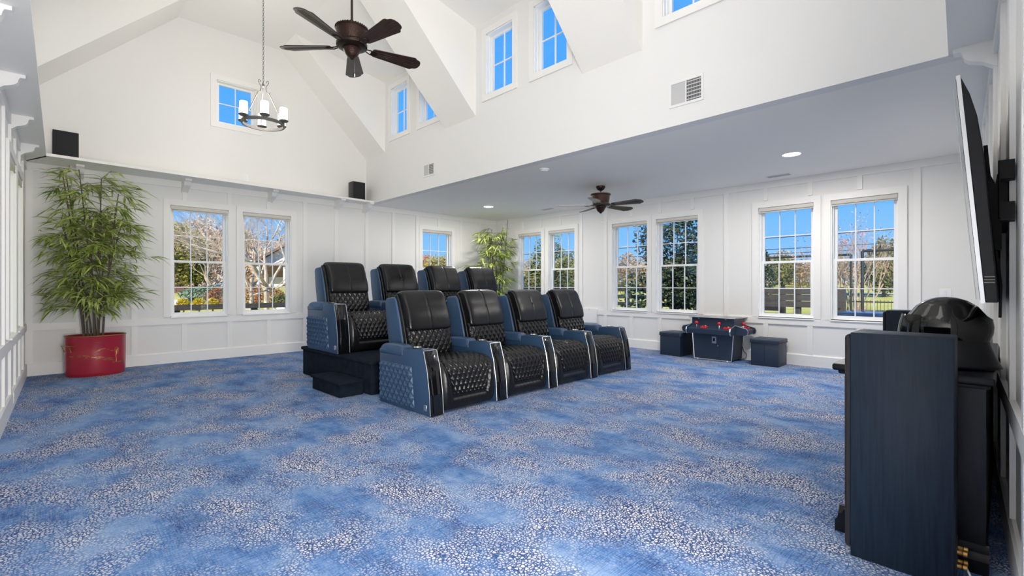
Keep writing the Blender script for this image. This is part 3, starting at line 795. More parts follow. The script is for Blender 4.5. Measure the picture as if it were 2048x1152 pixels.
# ------------------------------------------------------------------ ceiling fans
def fan(label, loc, drop, a0):
    r = thing('ceiling_fan', label, 'fan', loc, 0)
    z = -drop
    MB().lathe([(0, 0), (.075, 0), (.075, -.02), (.055, -.055), (.02, -.075), (0, -.075)], (0, 0, 0), 24).obj('canopy', 'bronze_plain', r)
    MB().lathe([(.012, -.06), (.012, z + .17)], (0, 0, 0), 12).obj('downrod', 'bronze_plain', r)
    MB().lathe([(0, .20), (.03, .20), (.10, .195), (.148, .19), (.158, .182), (.158, .168), (.150, .16), (.148, .14), (.140, .085), (.128, .045), (.12, .04), (0, .04)], (0, 0, z), 32).obj('motor_housing', 'bronze', r)
    for rad, zz in ((.156, .178), (.130, .043)):
        m = MB(); n = 40
        for k in range(n):
            a = 2 * PI * k / n; m.tube([(rad * math.cos(a), rad * math.sin(a), z + zz - .008), (rad * math.cos(a + .12), rad * math.sin(a + .12), z + zz + .008)], .007, 5)
        o = m.obj('rope_trim', 'bronze_plain', r); o['kind'] = 'stuff'
    MB().lathe([(0, .045), (.135, .04), (.152, .026), (.150, .002), (.128, -.012), (.08, -.018), (0, -.02)], (0, 0, z), 28).obj('flywheel', 'bronze_plain', r)
    MB().lathe([(0, -.015), (.075, -.015), (.088, -.022), (.088, -.034), (.075, -.045), (.062, -.075), (.048, -.098), (.030, -.108), (.018, -.122), (.01, -.13), (0, -.132)], (0, 0, z), 28).obj('switch_cup', 'bronze', r)
    c = MB()
    for k in range(16): c.sphere((.03, .0, z - .11 - .009 * k), .003, 6, 4)
    c.lathe([(0, 0), (.004, -.003), (.006, -.025), (.004, -.04), (0, -.042)], (.03, 0, z - .255), 8)
    c.obj('pull_chain', 'chrome', r)['kind'] = 'stuff'
    out = [(.205, .036), (.225, .046), (.26, .050), (.40, .060), (.55, .071), (.635, .078), (.652, .074), (.668, .060), (.690, .056), (.708, .047), (.722, .028), (.728, 0)]
    out = [(x, y * 1.27) for x, y in out]; poly = out + [(x, -y) for x, y in out[-2::-1]]
    bm_ = MB().prism(poly, 'z', -.004, .004, bevel=.0025, seg=1)
    for y in (-.026, .0, .026):     # raised ribs along the blade
        bm_.rbox(.26, y - .0025, -.0062, .69, y + .0025, .0, .001, 1)
    blade = bm_.mesh('blade', 'fan_wood')
    ir = MB()
    ir.tube([(.10, 0, .012), (.15, .018, .0), (.19, .03, -.008), (.235, .03, -.008), (.255, .012, -.008), (.235, -.004, -.008), (.21, .004, -.008)], .006, 6)
    ir.tube([(.10, 0, .012), (.15, -.018, .0), (.19, -.03, -.008), (.235, -.03, -.008), (.255, -.012, -.008), (.235, .004, -.008)], .006, 6)
    ir.rbox(.19, -.03, -.012, .26, .03, -.005, .003, 1)
    iron = ir.mesh('blade_iron', 'bronze_plain')
    for k in range(5):
        a = math.radians(a0 + 72 * k)
        b = link('blade', blade, r); b.location = (0, 0, z); b.rotation_euler = (math.radians(-12), 0, a)
        i = link('blade_iron', iron, r); i.location = (0, 0, z); i.rotation_euler = (math.radians(-12), 0, a)
    return r
fan('large bronze five-blade ceiling fan on a long rod under the vault', (2.17, 4.57, 5.375), 1.775, 62)
fan('dark five-blade ceiling fan hanging from the low flat ceiling', (6.46, 4.60, ZC), .315, 62)

# ------------------------------------------------------------------ chandelier
def chandelier():
    r = thing('chandelier', 'round iron ring chandelier with six white glass candle shades', 'chandelier', (2.12, 7.2, 5.375))
    zr, zh, R = 3.455 - 5.375, 3.985 - 5.375, .262
    MB().lathe([(0, 0), (.06, 0), (.055, -.02), (.02, -.03), (0, -.03)], (0, 0, 0), 20).obj('canopy', 'iron', r)
    m = MB(); z = -.03; k = 0
    while z > zh + .02:
        pts = []
        for q in range(10):
            a = 2 * PI * q / 10; x, zz = .009 * math.cos(a), .021 * math.sin(a)
            pts.append((x, 0, z - .02 + zz) if k % 2 else (0, x, z - .02 + zz))
        m.tube(pts, .0026, 4, closed=True); z -= .034; k += 1
    m.obj('chain', 'iron', r)['kind'] = 'stuff'
    MB().prism([(R - .012, -.022), (R + .012, -.022), (R + .012, .022), (R - .012, .022)], 'y', 0, 0).v
    MB().lathe([(R - .011, -.02), (R + .011, -.02), (R + .011, .02), (R - .011, .02), (R - .011, -.02)], (0, 0, zr), 48).obj('ring', 'iron', r)
    MB().sphere((0, 0, zh), .022, 12, 8).obj('hub', 'iron', r)
    for k in range(3):
        a = 2 * PI * k / 3 + math.radians(-40); c, s = math.cos(a), math.sin(a)
        P = lambda rr, zz: (rr * c, rr * s, zz)
        rod = MB().tube([P(.075, zh - .10), P(.12, zh - .20), P(R, zr + .02)], .006, 6).obj('rod', 'iron', r)
        MB().tube([P(.0, zh), P(.05, zh + .0), P(.075, zh + .04), P(.065, zh + .07), P(.045, zh + .06), P(.05, zh + .04)], .005, 6).tube([P(.04, zh), P(.035, zh - .04), P(.05, zh - .09), P(.08, zh - .11), P(.10, zh - .09)], .005, 6).obj('scroll', 'iron', rod)
    for k in range(6):
        a = 2 * PI * k / 6 + math.radians(17); x, y = (R + .02) * math.cos(a), (R + .02) * math.sin(a)
        d = MB().lathe([(0, .0), (.012, .0), (.016, .02), (.05, .03), (.064, .045), (.06, .05), (0, .05)], (x, y, zr), 20).obj('dish', 'iron', r)
        MB().lathe([(0, 0), (.047, 0), (.05, .01), (.05, .165), (.046, .17), (.043, .165), (.043, .02), (0, .02)], (x, y, zr + .05), 20).obj('glass_shade', 'frosted_glass', d)
    l = bpy.data.lights.new('candle_glow', 'POINT'); l.energy = 25; l.color = (1, .92, .8); l.shadow_soft_size = .15
    lo = bpy.data.objects.new('candle_glow', l); COL.objects.link(lo); lo.location = (2.12, 7.2, 3.75)
chandelier()

# ------------------------------------------------------------------ arcade table and stools
def arcade():
    r = thing('arcade_table', 'navy cocktail arcade table with red joysticks by the window wall', 'arcade table', (7.58, 3.245, 0), -PI / 2)
    b = MB().prism([(-.295, .02), (.295, .02), (.325, .43), (-.325, .43)], 'y', 0, .42).obj('cabinet', 'arcade_navy', r)
    m = MB()
    for sx_ in (-1, 1):
        for y in (-.002, .422): m.tube([(sx_ * .297, y, .012), (sx_ * .327, y, .44)], .006, 5)
    m.tube([(-.297, -.002, .012), (.297, -.002, .012)], .006, 5)
    m.obj('edge_trim', 'silver', b)
    MB().box(-.335, 0, .425, .335, .43, .675).obj('monitor_housing', 'arcade_navy', r)
    MB().rbox(-.365, -.03, .675, .365, .46, .695, .004, 1).obj('table_top', 'gloss_black', r)
    m = MB(); m.tube([(-.367, -.032, .685), (.367, -.032, .685), (.367, .462, .685), (-.367, .462, .685)], .0085, 6, closed=True).obj('edge_trim', 'silver', r)
    m = MB()
    for x in (-.22, .21): m.rbox(x - .012, -.005, .655, x + .012, .0, .668, .002, 1)
    m.obj('clips', 'silver', r)
    dr = MB().box(-.075, -.006, .10, .115, .002, .405).obj('door', 'arcade_navy', r)
    cp = MB().rbox(-.005, -.011, .275, .065, -.004, .385, .003, 1).obj('coin_plate', 'silver', dr)
    MB().rbox(.015, -.013, .31, .045, -.009, .36, .003, 1).obj('coin_slot', 'gloss_black', dr)
    MB().lathe([(0, 0), (.012, 0), (.012, .008), (0, .009)], (0, 0, 0), 12, M=Matrix.Translation((.09, -.005, .25)) @ Matrix.Rotation(PI / 2, 4, 'X')).obj('lock', 'chrome', dr)
    MB().sphere((.235, -.01, .01), .012, 10, 6).sphere((-.235, -.01, .01), .012, 10, 6).obj('glide', 'white_plastic', r)
    # control decks: half width, transform
    dk = {}
    def deck(M, hw):
        d = MB().prism([(0.0, .43), (-.165, .432), (-.175, .505), (0, .55)], 'x', -hw, hw, M=M).obj('control_deck', 'arcade_navy', r)
        for s in (-1, 1):
            ck = [(0, .425), (-.15, .425), (-.185, .445), (-.195, .49), (-.175, .525), (-.0, .572)]
            MB().prism(ck, 'x', s * hw - (.0 if s > 0 else .02), s * hw + (.02 if s > 0 else .0), M=M).obj('cheek', 'arcade_navy', d)
            MB().tube([(s * (hw + .010), y, z) for y, z in ck[1:]], .0095, 6, M=M).obj('edge_trim', 'silver', d)
        n = 2 if hw > .25 else 1
        for k in range(n):
            x0 = (-.215 + .36 * k) if n == 2 else -.06
            js = MB().tube([(x0, -.09, .52), (x0, -.09, .575)], .006, 8, M=M).obj('joystick_shaft', 'chrome', d)
            MB().sphere((x0, -.09, .598), .028, 14, 9, M=M).obj('joystick_ball', 'red_plastic', d)
            for q in range(6):
                bx = x0 + .085 + .036 * (q % 3); by = -.115 + .045 * (q // 3); bz = .517 + .256 * (by + .115) + .012
                MB().lathe([(.016, -.008), (.016, .004), (.012, .007), (.011, .011), (0, .012)], (bx, by, bz), 12, M=M).obj('button', 'red_plastic', d)
            MB().lathe([(.013, -.008), (.013, .006), (0, .009)], (x0 + .115, -.03, .546), 12, M=M).obj('start_button', 'white_plastic', d)
    deck(Matrix.Identity(4), .335)
    deck(Matrix.Translation((.33, .215, 0)) @ Matrix.Rotation(PI / 2, 4, 'Z'), .165)
    deck(Matrix.Translation((-.33, .215, 0)) @ Matrix.Rotation(-PI / 2, 4, 'Z'), .165)
    MB().tube([(.29, .40, .30), (.325, .42, .14), (.375, .40, .10), (.36, .42, .03), (.30, .44, .012)], .005, 6).obj('power_cord', 'wire_black', r)
arcade()
def stool(label, loc, rz, seam):
    r = thing('storage_stool', label, 'stool', loc, rz, 'storage stools beside the arcade table')
    MB().rbox(-.19, 0, .0, .19, .40, .345, .006, 2).obj('body', 'stool_vinyl', r)
    MB().rbox(-.203, -.013, .335, .203, .413, .398, .016, 3).obj('lid', 'stool_vinyl', r)
    m = MB()
    if seam: m.box(-.002, -.0025, .01, .002, .01, .335)
    m.tube([(-.205, -.015, .342), (.205, -.015, .342), (.205, .415, .342), (-.205, .415, .342)], .003, 5, closed=True)
    m.obj('seam', 'dark_plastic', r)
stool('navy vinyl storage stool on the left of the arcade table, plain front', (7.585, 3.975, 0), -PI / 2 - .06, False)
stool('navy vinyl storage stool on the right of the arcade table, centre front seam', (7.59, 2.477, 0), -PI / 2 + .02, True)

# ------------------------------------------------------------------ TV wall: cabinet, towers, TV, helmet
def tower(label, x, y0, y1, cable):
    r = thing('tower_speaker', label, 'speaker', (x, y0, 0), 0, 'tower speakers at the ends of the media cabinet')
    w, d, h = .195, y1 - y0, .992
    MB().rbox(0, 0, 0, w, d, h, .006, 2).obj('enclosure', 'speaker_wood', r)
    MB().rbox(.008, d - .004, .03, w - .008, d + .024, h - .012, .016, 3).obj('grille', 'speaker_cloth', r)
    tp = MB().rbox(.05, -.004, .03, .145, .003, .17, .003, 1).obj('terminal_plate', 'dark_plastic', r)
    for k in range(4):
        M = Matrix.Translation((.075 if k % 2 else .12, -.004, .07 + .055 * (k // 2))) @ Matrix.Rotation(PI / 2, 4, 'X')
        MB().lathe([(0, 0), (.009, 0), (.009, .012), (.006, .016), (.011, .018), (.011, .03), (0, .031)], (0, 0, 0), 12, M=M).obj('binding_post', 'gold', tp)
    if cable: MB().tube([(.08, -.03, .07), (.07, -.05, .03), (.10, -.06, .008), (.17, -.07, .006)], .004, 6).obj('cable', 'white_plastic', r)
    return r
tower('dark wood-grained tower speaker nearest the camera, at the near end of the cabinet', 2.55, .138, .478, True)
tower('dark tower speaker at the far end of the media cabinet', 5.0, .35, .69, False)

def media_cabinet():
    r = thing('media_cabinet', 'black moulded media cabinet standing below the wall television', 'cabinet', (0, 0, 0))
    x0, x1, y0, y1 = 2.80, 4.93, .055, .53
    MB().box(x0, y0, .10, x1, y1, .775).obj('carcass', 'cab_black', r)
    m = MB().prism([(-.01, 0), (.05, 0), (.05, .055), (.04, .065), (.036, .085), (.02, .095), (.012, .115), (-.01, .115)], 'y', y0 - .01, y1 + .04, M=Matrix.Translation((x0 + .012, 0, 0)) @ Matrix.Scale(-1, 4, (1, 0, 0)))
    m.prism([(y1 - .02, 0), (y1 + .05, 0), (y1 + .05, .055), (y1 + .04, .065), (y1 + .036, .085), (y1 + .02, .095), (y1 + .012, .115), (y1 - .02, .115)], 'x', x0 - .04, x1 + .04)
    m.box(x0, y0, 0, x1, y1, .11)
    m.obj('plinth', 'cab_black', r)
    m = MB().rbox(x0 - .05, y0 - .03, .785, x1 + .05, y1 + .06, .818, .010, 3)
    m.rbox(x0 - .03, y0 - .015, .768, x1 + .03, y1 + .04, .788, .008, 2)
    m.obj('top', 'cab_black', r)
    # framed side panel
    m = MB(); X = x0
    m.box(X - .012, y0, .115, X, y0 + .085, .77).box(X - .012, y1 - .085, .115, X, y1, .77).box(X - .012, y0 + .085, .69, X, y1 - .085, .77).box(X - .012, y0 + .085, .115, X, y1 - .085, .20)
    m.obj('side_frame', 'cab_black', r, smooth=False)
    m = MB()
    a0, a1, b0, b1 = y0 + .085, y1 - .085, .20, .69
    for k, (o, h) in enumerate(((.0, .018), (.014, .010), (.028, .004))):
        w = .009
        m.rbox(X - h, a0 + o, b0 + o, X + .002, a0 + o + w, b1 - o, .003, 1).rbox(X - h, a1 - o - w, b0 + o, X + .002, a1 - o, b1 - o, .003, 1)
        m.rbox(X - h, a0 + o, b0 + o, X + .002, a1 - o, b0 + o + w, .003, 1).rbox(X - h, a0 + o, b1 - o - w, X + .002, a1 - o, b1 - o, .003, 1)
    m.obj('side_moulding', 'cab_black', r)
    n = 4; w = (x1 - x0) / n
    for k in range(n):
        d = MB().rbox(x0 + k * w + .01, y1, .13, x0 + (k + 1) * w - .01, y1 + .02, .755, .004, 1).obj('door', 'cab_black', r)
        MB().rbox(x0 + k * w + .07, y1 + .018, .19, x0 + (k + 1) * w - .07, y1 + .026, .695, .004, 1).obj('raised_panel', 'cab_black', d)
        MB().sphere((x0 + k * w + (w - .04 if k % 2 == 0 else .04), y1 + .03, .46), .012, 10, 6).obj('knob', 'iron', d)
media_cabinet()

def television():
    r = thing('television', 'large flat television tilted down on a wall mount above the cabinet', 'television', (2.85, 0, 0))
    Wd = 1.72
    fr = [(.150, 2.117), (.136, 2.119), (.058, 1.124), (.072, 1.122)]
    MB().prism(fr, 'x', 0, Wd).obj('bezel', 'silver', r, smooth=False)
    MB().prism([(.151, 2.105), (.149, 2.105), (.073, 1.135), (.075, 1.135)], 'x', .01, Wd - .01).obj('screen', 'tv_screen', r, smooth=False)
    MB().prism([(.160, 2.06), (.157, 2.06), (.084, 1.14), (.087, 1.14)], 'x', .0, Wd).obj('clear_guard', 'glass', r, smooth=False)
    MB().tube([(0, .1585, 2.06), (0, .0855, 1.14)], .0014, 5).obj('guard_edge', 'vent_grey', r)
    bk = [(.137, 2.117), (.106, 2.03), (.083, 1.93), (.068, 1.81), (.056, 1.67), (.047, 1.53), (.036, 1.38), (.026, 1.23), (.019, 1.127), (.058, 1.126)]
    MB().prism(bk, 'x', .004, Wd - .004, bevel=.003, seg=1).obj('back_cover', 'tv_back', r, ang=25)
    m = MB()
    for k in range(3): m.box(.0, .03, 1.21 + .012 * k, .006, .062, 1.214 + .012 * k)
    m.obj('vent_groove', 'gloss_black', r)
    for x in (.22, 1.2):
        mt = MB()
        mt.prism([(.070, 1.84), (.055, 1.84), (.045, 1.70), (.030, 1.66), (.025, 1.70), (.012, 1.72), (.010, 1.36), (.03, 1.36), (.045, 1.50)], 'x', x, x + .04)
        mt.rbox(x - .02, -.012, 1.50, x + .06, .022, 1.76, .003, 1)
        mt.obj('mount_arm', 'mount_black', r)
    MB().box(.10, -.03, 1.48, 1.45, .014, 1.56).box(.10, -.03, 1.66, 1.45, .014, 1.74).obj('wall_plate', 'mount_black', r)
    MB().tube([(.26, .03, 1.50), (.27, .028, 1.35), (.29, .014, 1.20), (.32, .016, 1.05)], .006, 6).obj('cable', 'wire_black', r)
television()

def helmet():
    r = thing('helmet', 'glossy black display helmet with flared neck guard on the cabinet', 'helmet', (3.06, .195, .820))
    shell = [(0, .325), (.22, .322), (.45, .308), (.66, .282), (.84, .240), (.95, .225), (.985, .19), (.97, .16), (.92, .13), (.86, .115)]
    MB().lathe(shell, (0, 0, 0), 48, sx=.128, sy=.166).obj('dome', 'helmet_gloss', r, ang=60)
    # flared neck guard: side and back only
    m = MB()
    def guard(u, v):
        a = -PI / 2 + (u - .5) * 2 * 2.15; k = 1 - v
        rr = .84 + .08 * v + .20 * v * v
        lo = .028 * math.cos(a + PI / 2) ** 2 if v > .5 else 0
        z = .155 * k + (0.004 + .03 * max(0, math.sin(a))) * v
        return (.130 * rr * math.cos(a), .166 * rr * math.sin(a), z)
    m.grid(guard, 44, 10); g = m.obj('neck_guard', 'helmet_satin', r, ang=60)
    sol = g.modifiers.new('thick', 'SOLIDIFY'); sol.thickness = .006
    m = MB()
    def visor(u, v):
        a = PI / 2 + (u - .5) * 2 * 1.05; z = .035 + .205 * v
        rr = 1.03 - .10 * (2 * v - 1) ** 2 + .03 * math.cos(2 * (a - PI / 2))
        return (.128 * rr * math.cos(a), .166 * rr * math.sin(a) + .004, z)
    m.grid(visor, 32, 14); m.obj('visor', 'helmet_gloss', r, ang=70)
    m = MB()
    def chin(u, v):
        a = PI / 2 + (u - .5) * 2 * 1.0; z = .002 + .08 * v; rr = .88 + .14 * v
        return (.128 * rr * math.cos(a), .166 * rr * math.sin(a), z)
    m.grid(chin, 24, 6); c = m.obj('chin_guard', 'helmet_gloss', r, ang=70)
    MB().lathe([(0, 0), (.80, 0), (.80, .10), (0, .11)], (0, 0, 0), 32, sx=.125, sy=.16).obj('stand', 'helmet_satin', r)
helmet()

# ------------------------------------------------------------------ speakers on the shelf, vents, lights, plates
def shelf_speaker(label, loc, rz):
    r = thing('bookshelf_speaker', label, 'speaker', loc, rz, 'black speakers on the plate shelf')
    MB().rbox(-.125, 0, 0, .125, .20, .335, .006, 2).obj('enclosure', 'dark_plastic', r)
    MB().rbox(-.118, -.014, .007, .118, .002, .328, .006, 2).obj('grille', 'speaker_cloth', r)
    return r
shelf_speaker('black box speaker on the shelf above the tall bamboo', (.125, 8.425, ZC + .035), .03)
s2 = shelf_speaker('black box speaker on the shelf end beside the low ceiling', (4.25, 8.64, ZC + .035), -.02)
MB().tube([(.13, .18, .10), (.17, .19, .04), (.20, .20, .015), (.16, .24, .004)], .003, 5).obj('cable', 'white_plastic', s2)

def wall_vent(label, loc, w, h):
    """register on the upper wall, facing -X; local x runs toward -Y"""
    r = thing('air_register', label, 'vent', loc, -PI / 2)
    m = MB().box(-w / 2, -.008, 0, w / 2, 0, .025).box(-w / 2, -.008, h - .025, w / 2, 0, h).box(-w / 2, -.008, .025, -w / 2 + .025, 0, h - .025).box(w / 2 - .025, -.008, .025, w / 2, 0, h - .025).box(-.006, -.007, .025, .006, 0, h - .025)
    m.obj('frame', 'vent_white', r, smooth=False)
    MB().box(-w / 2 + .025, -.002, .025, 0, .0, h - .025).obj('closed_half', 'vent_grey', r, smooth=False)
    MB().box(0, -.0015, .025, w / 2 - .025, .0, h - .025).obj('dark_duct', 'vent_dark', r, smooth=False)
    n = 6; m0 = None
    for k in range(n):
        z = .025 + (h - .05) * (k + .5) / n
        MB().box(.008, -.007, z - .005, w / 2 - .026, -.002, z + .005).obj('louver', 'vent_grey', r, smooth=False)
    for k in range(5):
        x = .01 + (w / 2 - .035) * (k + .5) / 5; MB().box(x - .0015, -.004, .026, x + .0015, -.0016, h - .026).obj('vane', 'vent_grey', r, smooth=False)
wall_vent('white wall register near the back corner of the upper wall', (4.549, 6.72, 3.03), .34, .22)
wall_vent('white wall register high on the upper wall, nearer the television', (4.549, 2.21, 3.005), .36, .26)
def ceiling_vent(label, loc):
    r = thing('ceiling_vent', label, 'vent', loc)
    m = MB().box(-.08, -.17, -.006, .08, -.15, 0).box(-.08, .15, -.006, .08, .17, 0).box(-.08, -.15, -.006, -.06, .15, 0).box(.06, -.15, -.006, .08, .15, 0)
    m.obj('frame', 'vent_white', r, smooth=False)
    MB().box(-.06, -.15, -.001, .06, .15, 0).obj('dark_duct', 'vent_dark', r, smooth=False)
    for k in range(7):
        x = -.052 + .104 * k / 6; MB().box(x - .004, -.15, -.005, x + .004, .15, -.001).obj('louver', 'vent_grey', r, smooth=False)
ceiling_vent('small louvred vent in the low ceiling above the arcade table', (7.71, 2.32, ZC - .001))
ceiling_vent('small louvred vent in the low ceiling over the far window pair', (7.57, 6.75, ZC - .001))
def downlight(label, loc):
    r = thing('recessed_light', label, 'light', loc)
    MB().lathe([(.098, 0), (.118, 0), (.118, -.005), (.10, -.009), (.098, -.004)], (0, 0, 0), 32).obj('trim_ring', 'white_plastic', r)
    MB().lathe([(0, -.003), (.099, -.003)], (0, 0, 0), 32).obj('lens', 'lamp_disc', r)
    l = bpy.data.lights.new('downlight', 'AREA'); l.shape = 'DISK'; l.size = .18; l.energy = 35; l.color = (1, .95, .88)
    o = bpy.data.objects.new('downlight', l); COL.objects.link(o); o.location = (loc[0], loc[1], loc[2] - .02)
downlight('round recessed ceiling light near the far corner bamboo', (6.454, 7.38, ZC))
downlight('round recessed ceiling light near the television side', (6.563, 1.83, ZC))
t = thing('smoke_detector', 'round white smoke detector on the low ceiling by the upper wall', 'detector', (4.93, 4.46, ZC))
MB().lathe([(0, -.036), (.03, -.036), (.045, -.03), (.05, -.018), (.066, -.014), (.068, 0)], (0, 0, 0), 28).obj('housing', 'white_plastic', t)
MB().lathe([(0, -.037), (.012, -.038), (.012, -.035)], (.015, 0, 0), 12).obj('test_button', 'vent_grey', t)

def plate(name, label, side, u, z, w=.07, h=.115, two=True):
    r = thing(name, label, 'outlet' if 'outlet' in name else 'switch'); place(r, side)
    M = Matrix.Translation((u, -.024 if z < .2 else -.001, z))
    MB().rbox(-w / 2, -.006, -h / 2, w / 2, 0, h / 2, .003, 1, M=M).obj('cover', 'white_plastic', r)
    if two:
        for s in (-1, 1): MB().rbox(-.017, -.009, s * .026 - .018, .017, -.005, s * .026 + .018, .003, 1, M=M).obj('socket', 'vent_white', r)
    else: MB().rbox(-.012, -.011, -.03, .012, -.005, .03, .002, 1, M=M).obj('rocker', 'vent_white', r)
plate('wall_outlet', 'white outlet in the baseboard of the left wall', 'left', 6.68, .11)
plate('light_switch', 'white switch plate on the window wall near the television', 'right', YA - .52, 1.10, .12, .115, False)
plate('wall_outlet', 'white outlet plate on the gable wall above the shelf', 'back', 2.36, 3.02)
r = thing('access_panel', 'white square access panel on the window wall behind the end recliner', 'panel'); place(r, 'right')
MB().rbox(YA - 6.18, -.045, .42, YA - 5.82, -.002, .722, .004, 1).obj('door', 'white_plastic', r)
MB().sphere((YA - 6.0, -.05, .70), .008, 8, 6).obj('screw', 'vent_grey', r)

# ------------------------------------------------------------------ outdoors
def gz(x, y):
    dx, dy = max(0, x - 8.3), max(0, y - 9.2)
    d = -.8 + max(.038 * max(0, dx - 4), 0) + max(0, min(.085 * max(0, dy - 5), 1.75) * (1 if dx < 8 else max(.35, 1 - (dx - 8) / 25)))
    return min(d, 1.75)
m = MB()
xs = [-40, -25, -12, -6, -2, 0, 2, 4, 6, 7, 8.3] + [8.3 + .9 * k for k in range(1, 18)] + [26 + 4 * k for k in range(12)] + [85, 110, 160]
ys = [-60, -40, -25, -12, -6, -2, 1, 3, 5, 7, 9.2] + [9.2 + .9 * k for k in range(1, 18)] + [27 + 3 * k for k in range(14)] + [80, 110, 160]
vs = [(x, y, gz(x, y) + .03 * math.sin(x * 1.3) * math.sin(y * 1.1)) for y in ys for x in xs]; n = len(xs); fs = []
for j in range(len(ys) - 1):
    for i in range(n - 1):
        if xs[i] >= -.6 and xs[i + 1] <= 8.31 and ys[j] >= -2.1 and ys[j + 1] <= 9.21: pass
        fs.append((j * n + i, j * n + i + 1, (j + 1) * n + i + 1, (j + 1) * n + i))
tag(m.add(vs, fs).obj('ground', 'grass'), kind='structure')
def strip_on(name, pts, w, mt):
    m = MB(); vs = []; 
    for (x, y), (x2, y2) in zip(pts, pts[1:] + [(2 * pts[-1][0] - pts[-2][0], 2 * pts[-1][1] - pts[-2][1])]):
        d = Vector((x2 - x, y2 - y)).normalized(); s = Vector((-d.y, d.x)) * w / 2
        for q in (s, -s): vs.append((x + q.x, y + q.y, gz(x + q.x, y + q.y) + .07))
    m.add(vs, [(2 * k, 2 * k + 1, 2 * k + 3, 2 * k + 2) for k in range(len(pts) - 1)])
    return tag(m.obj(name, mt), kind='structure')
strip_on('road', [(46, y) for y in range(-20, 44, 2)], 1.6, 'road_grey')

# ---- fences
def fence(label, p0, p1, nspan, boards, bh, post_top, post_w, mt, th=.03, names=('board', 'post')):
    r = thing('fence', label, 'fence', (p0[0], p0[1], 0), math.atan2(p1[1] - p0[1], p1[0] - p0[0]))
    L = math.hypot(p1[0] - p0[0], p1[1] - p0[1]); s = L / nspan
    bme = MB().box(0, -th / 2, -bh / 2, s - .006, th / 2, bh / 2).mesh('board', mt, smooth=False)
    pme = MB().prism([(-post_w / 2, -1.1), (post_w / 2, -1.1), (post_w / 2, post_top), (0, post_top + .03), (-post_w / 2, post_top)], 'y', .02, .02 + post_w).mesh('post', mt, smooth=False)
    for k in range(nspan + 1):
        o = link('post', pme, r); o.location = (k * s, 0, 0)
    for k in range(nspan):
        for z in boards:
            o = link('board', bme, r); o.location = (k * s, 0, z)
    return r
fence('black four-board paddock fence crossing the lawn beyond the side windows', (13.2, 22), (13.2, 3.9), 8, (1.06, .835, .61, .30), .115, 1.14, .11, 'fence_black')
fence('weathered dark plank fence close outside the right-hand windows', (11.6, 3.95), (11.6, 2.33), 2, (1.07, .93, .79, .52, .38, .12), .13, 1.13, .12, 'fence_wood')
fence('low dark two-rail fence outside the back windows', (-3, 13.6), (9, 13.9), 7, (.66, .30), .13, .66, .13, 'fence_wood')
r = thing('wire_fence', 'thin dark wire fence outside the window nearest the television', 'fence', (13.6, 0, 0))
m = MB()
for k in range(70): m.box(-.004, -2.0 + .065 * k, -.75, .004, -1.993 + .065 * k, .86)
m.obj('wires', 'fence_black', r, smooth=False)['kind'] = 'stuff'
for k in range(3): MB().box(-.012, -2.0, -.3 + .55 * k, .012, 2.55, -.27 + .55 * k).obj('rail', 'fence_black', r, smooth=False)
# sports goal frame
def frame_goal(label, x, ya, yb, z):
    r = thing('goal_frame', label, 'frame', (x, 0, 0))
    for y in (ya, yb): MB().tube([(0, y, gz(x, y) - .1), (0, y, z)], .035, 8).obj('post', 'wire_black', r)
    MB().tube([(0, ya, z), (0, yb, z)], .035, 8).obj('crossbar', 'wire_black', r)
frame_goal('tall thin black pole frame standing on the lawn', 18, 3.35, 6.9, 2.16)
frame_goal('second thin black pole frame on the lawn, to the right', 15, -.6, 2.55, 2.08)
for k, (z, x) in enumerate(((4.3, 52), (4.75, 52), (5.9, 52))):
    o = MB().tube([(x, -30 + 13 * q, z + .5 * ((q - 5) / 5) ** 2) for q in range(11)], .035, 5).obj('power_line', 'wire_black')
    tag(o, ('lowest', 'middle', 'highest')[k] + ' overhead wire beyond the side windows', 'wire')

# ---- trees
def leaf_cloud(rnd, blobs, n, size, hollow=.55):
    m = MB(); wt = [b[1][0] * b[1][1] * b[1][2] for b in blobs]
    for _ in range(n):
        c, R = rnd.choices(blobs, wt)[0]
        while True:
            v = Vector((rnd.uniform(-1, 1), rnd.uniform(-1, 1), rnd.uniform(-1, 1)))
            if hollow < v.length < 1: break
        p = Vector((c[0] + v.x * R[0], c[1] + v.y * R[1], c[2] + v.z * R[2]))
        a = Vector((rnd.gauss(0, 1), rnd.gauss(0, 1), rnd.gauss(0, 1))).normalized(); b = a.orthogonal().normalized(); 
        s = size * rnd.uniform(.6, 1.3)
        m.add([p - a * s, p + b * s * .5, p + a * s, p - b * s * .5], [(0, 1, 2, 3)])
    return m
def branches(rnd, m, p, d, L, r, depth, tips, spread=.6, up=.15, split=(2, 3)):
    q = p + d * L * .5 + Vector((rnd.gauss(0, .05), rnd.gauss(0, .05), 0)) * L; e = p + d * L
    m.tube([p, q, e], [r, r * .82, r * .62], 5 if depth > 1 else 4)
    if depth == 0: tips.append(e); return
    for k in range(rnd.randint(*split)):
        v = (d + Vector((rnd.gauss(0, spread), rnd.gauss(0, spread), rnd.gauss(0, spread * .6) + up))).normalized()
        branches(rnd, m, p + d * L * rnd.uniform(.6, 1.0), v, L * rnd.uniform(.62, .85), r * .52, depth - 1, tips, spread, up, split)
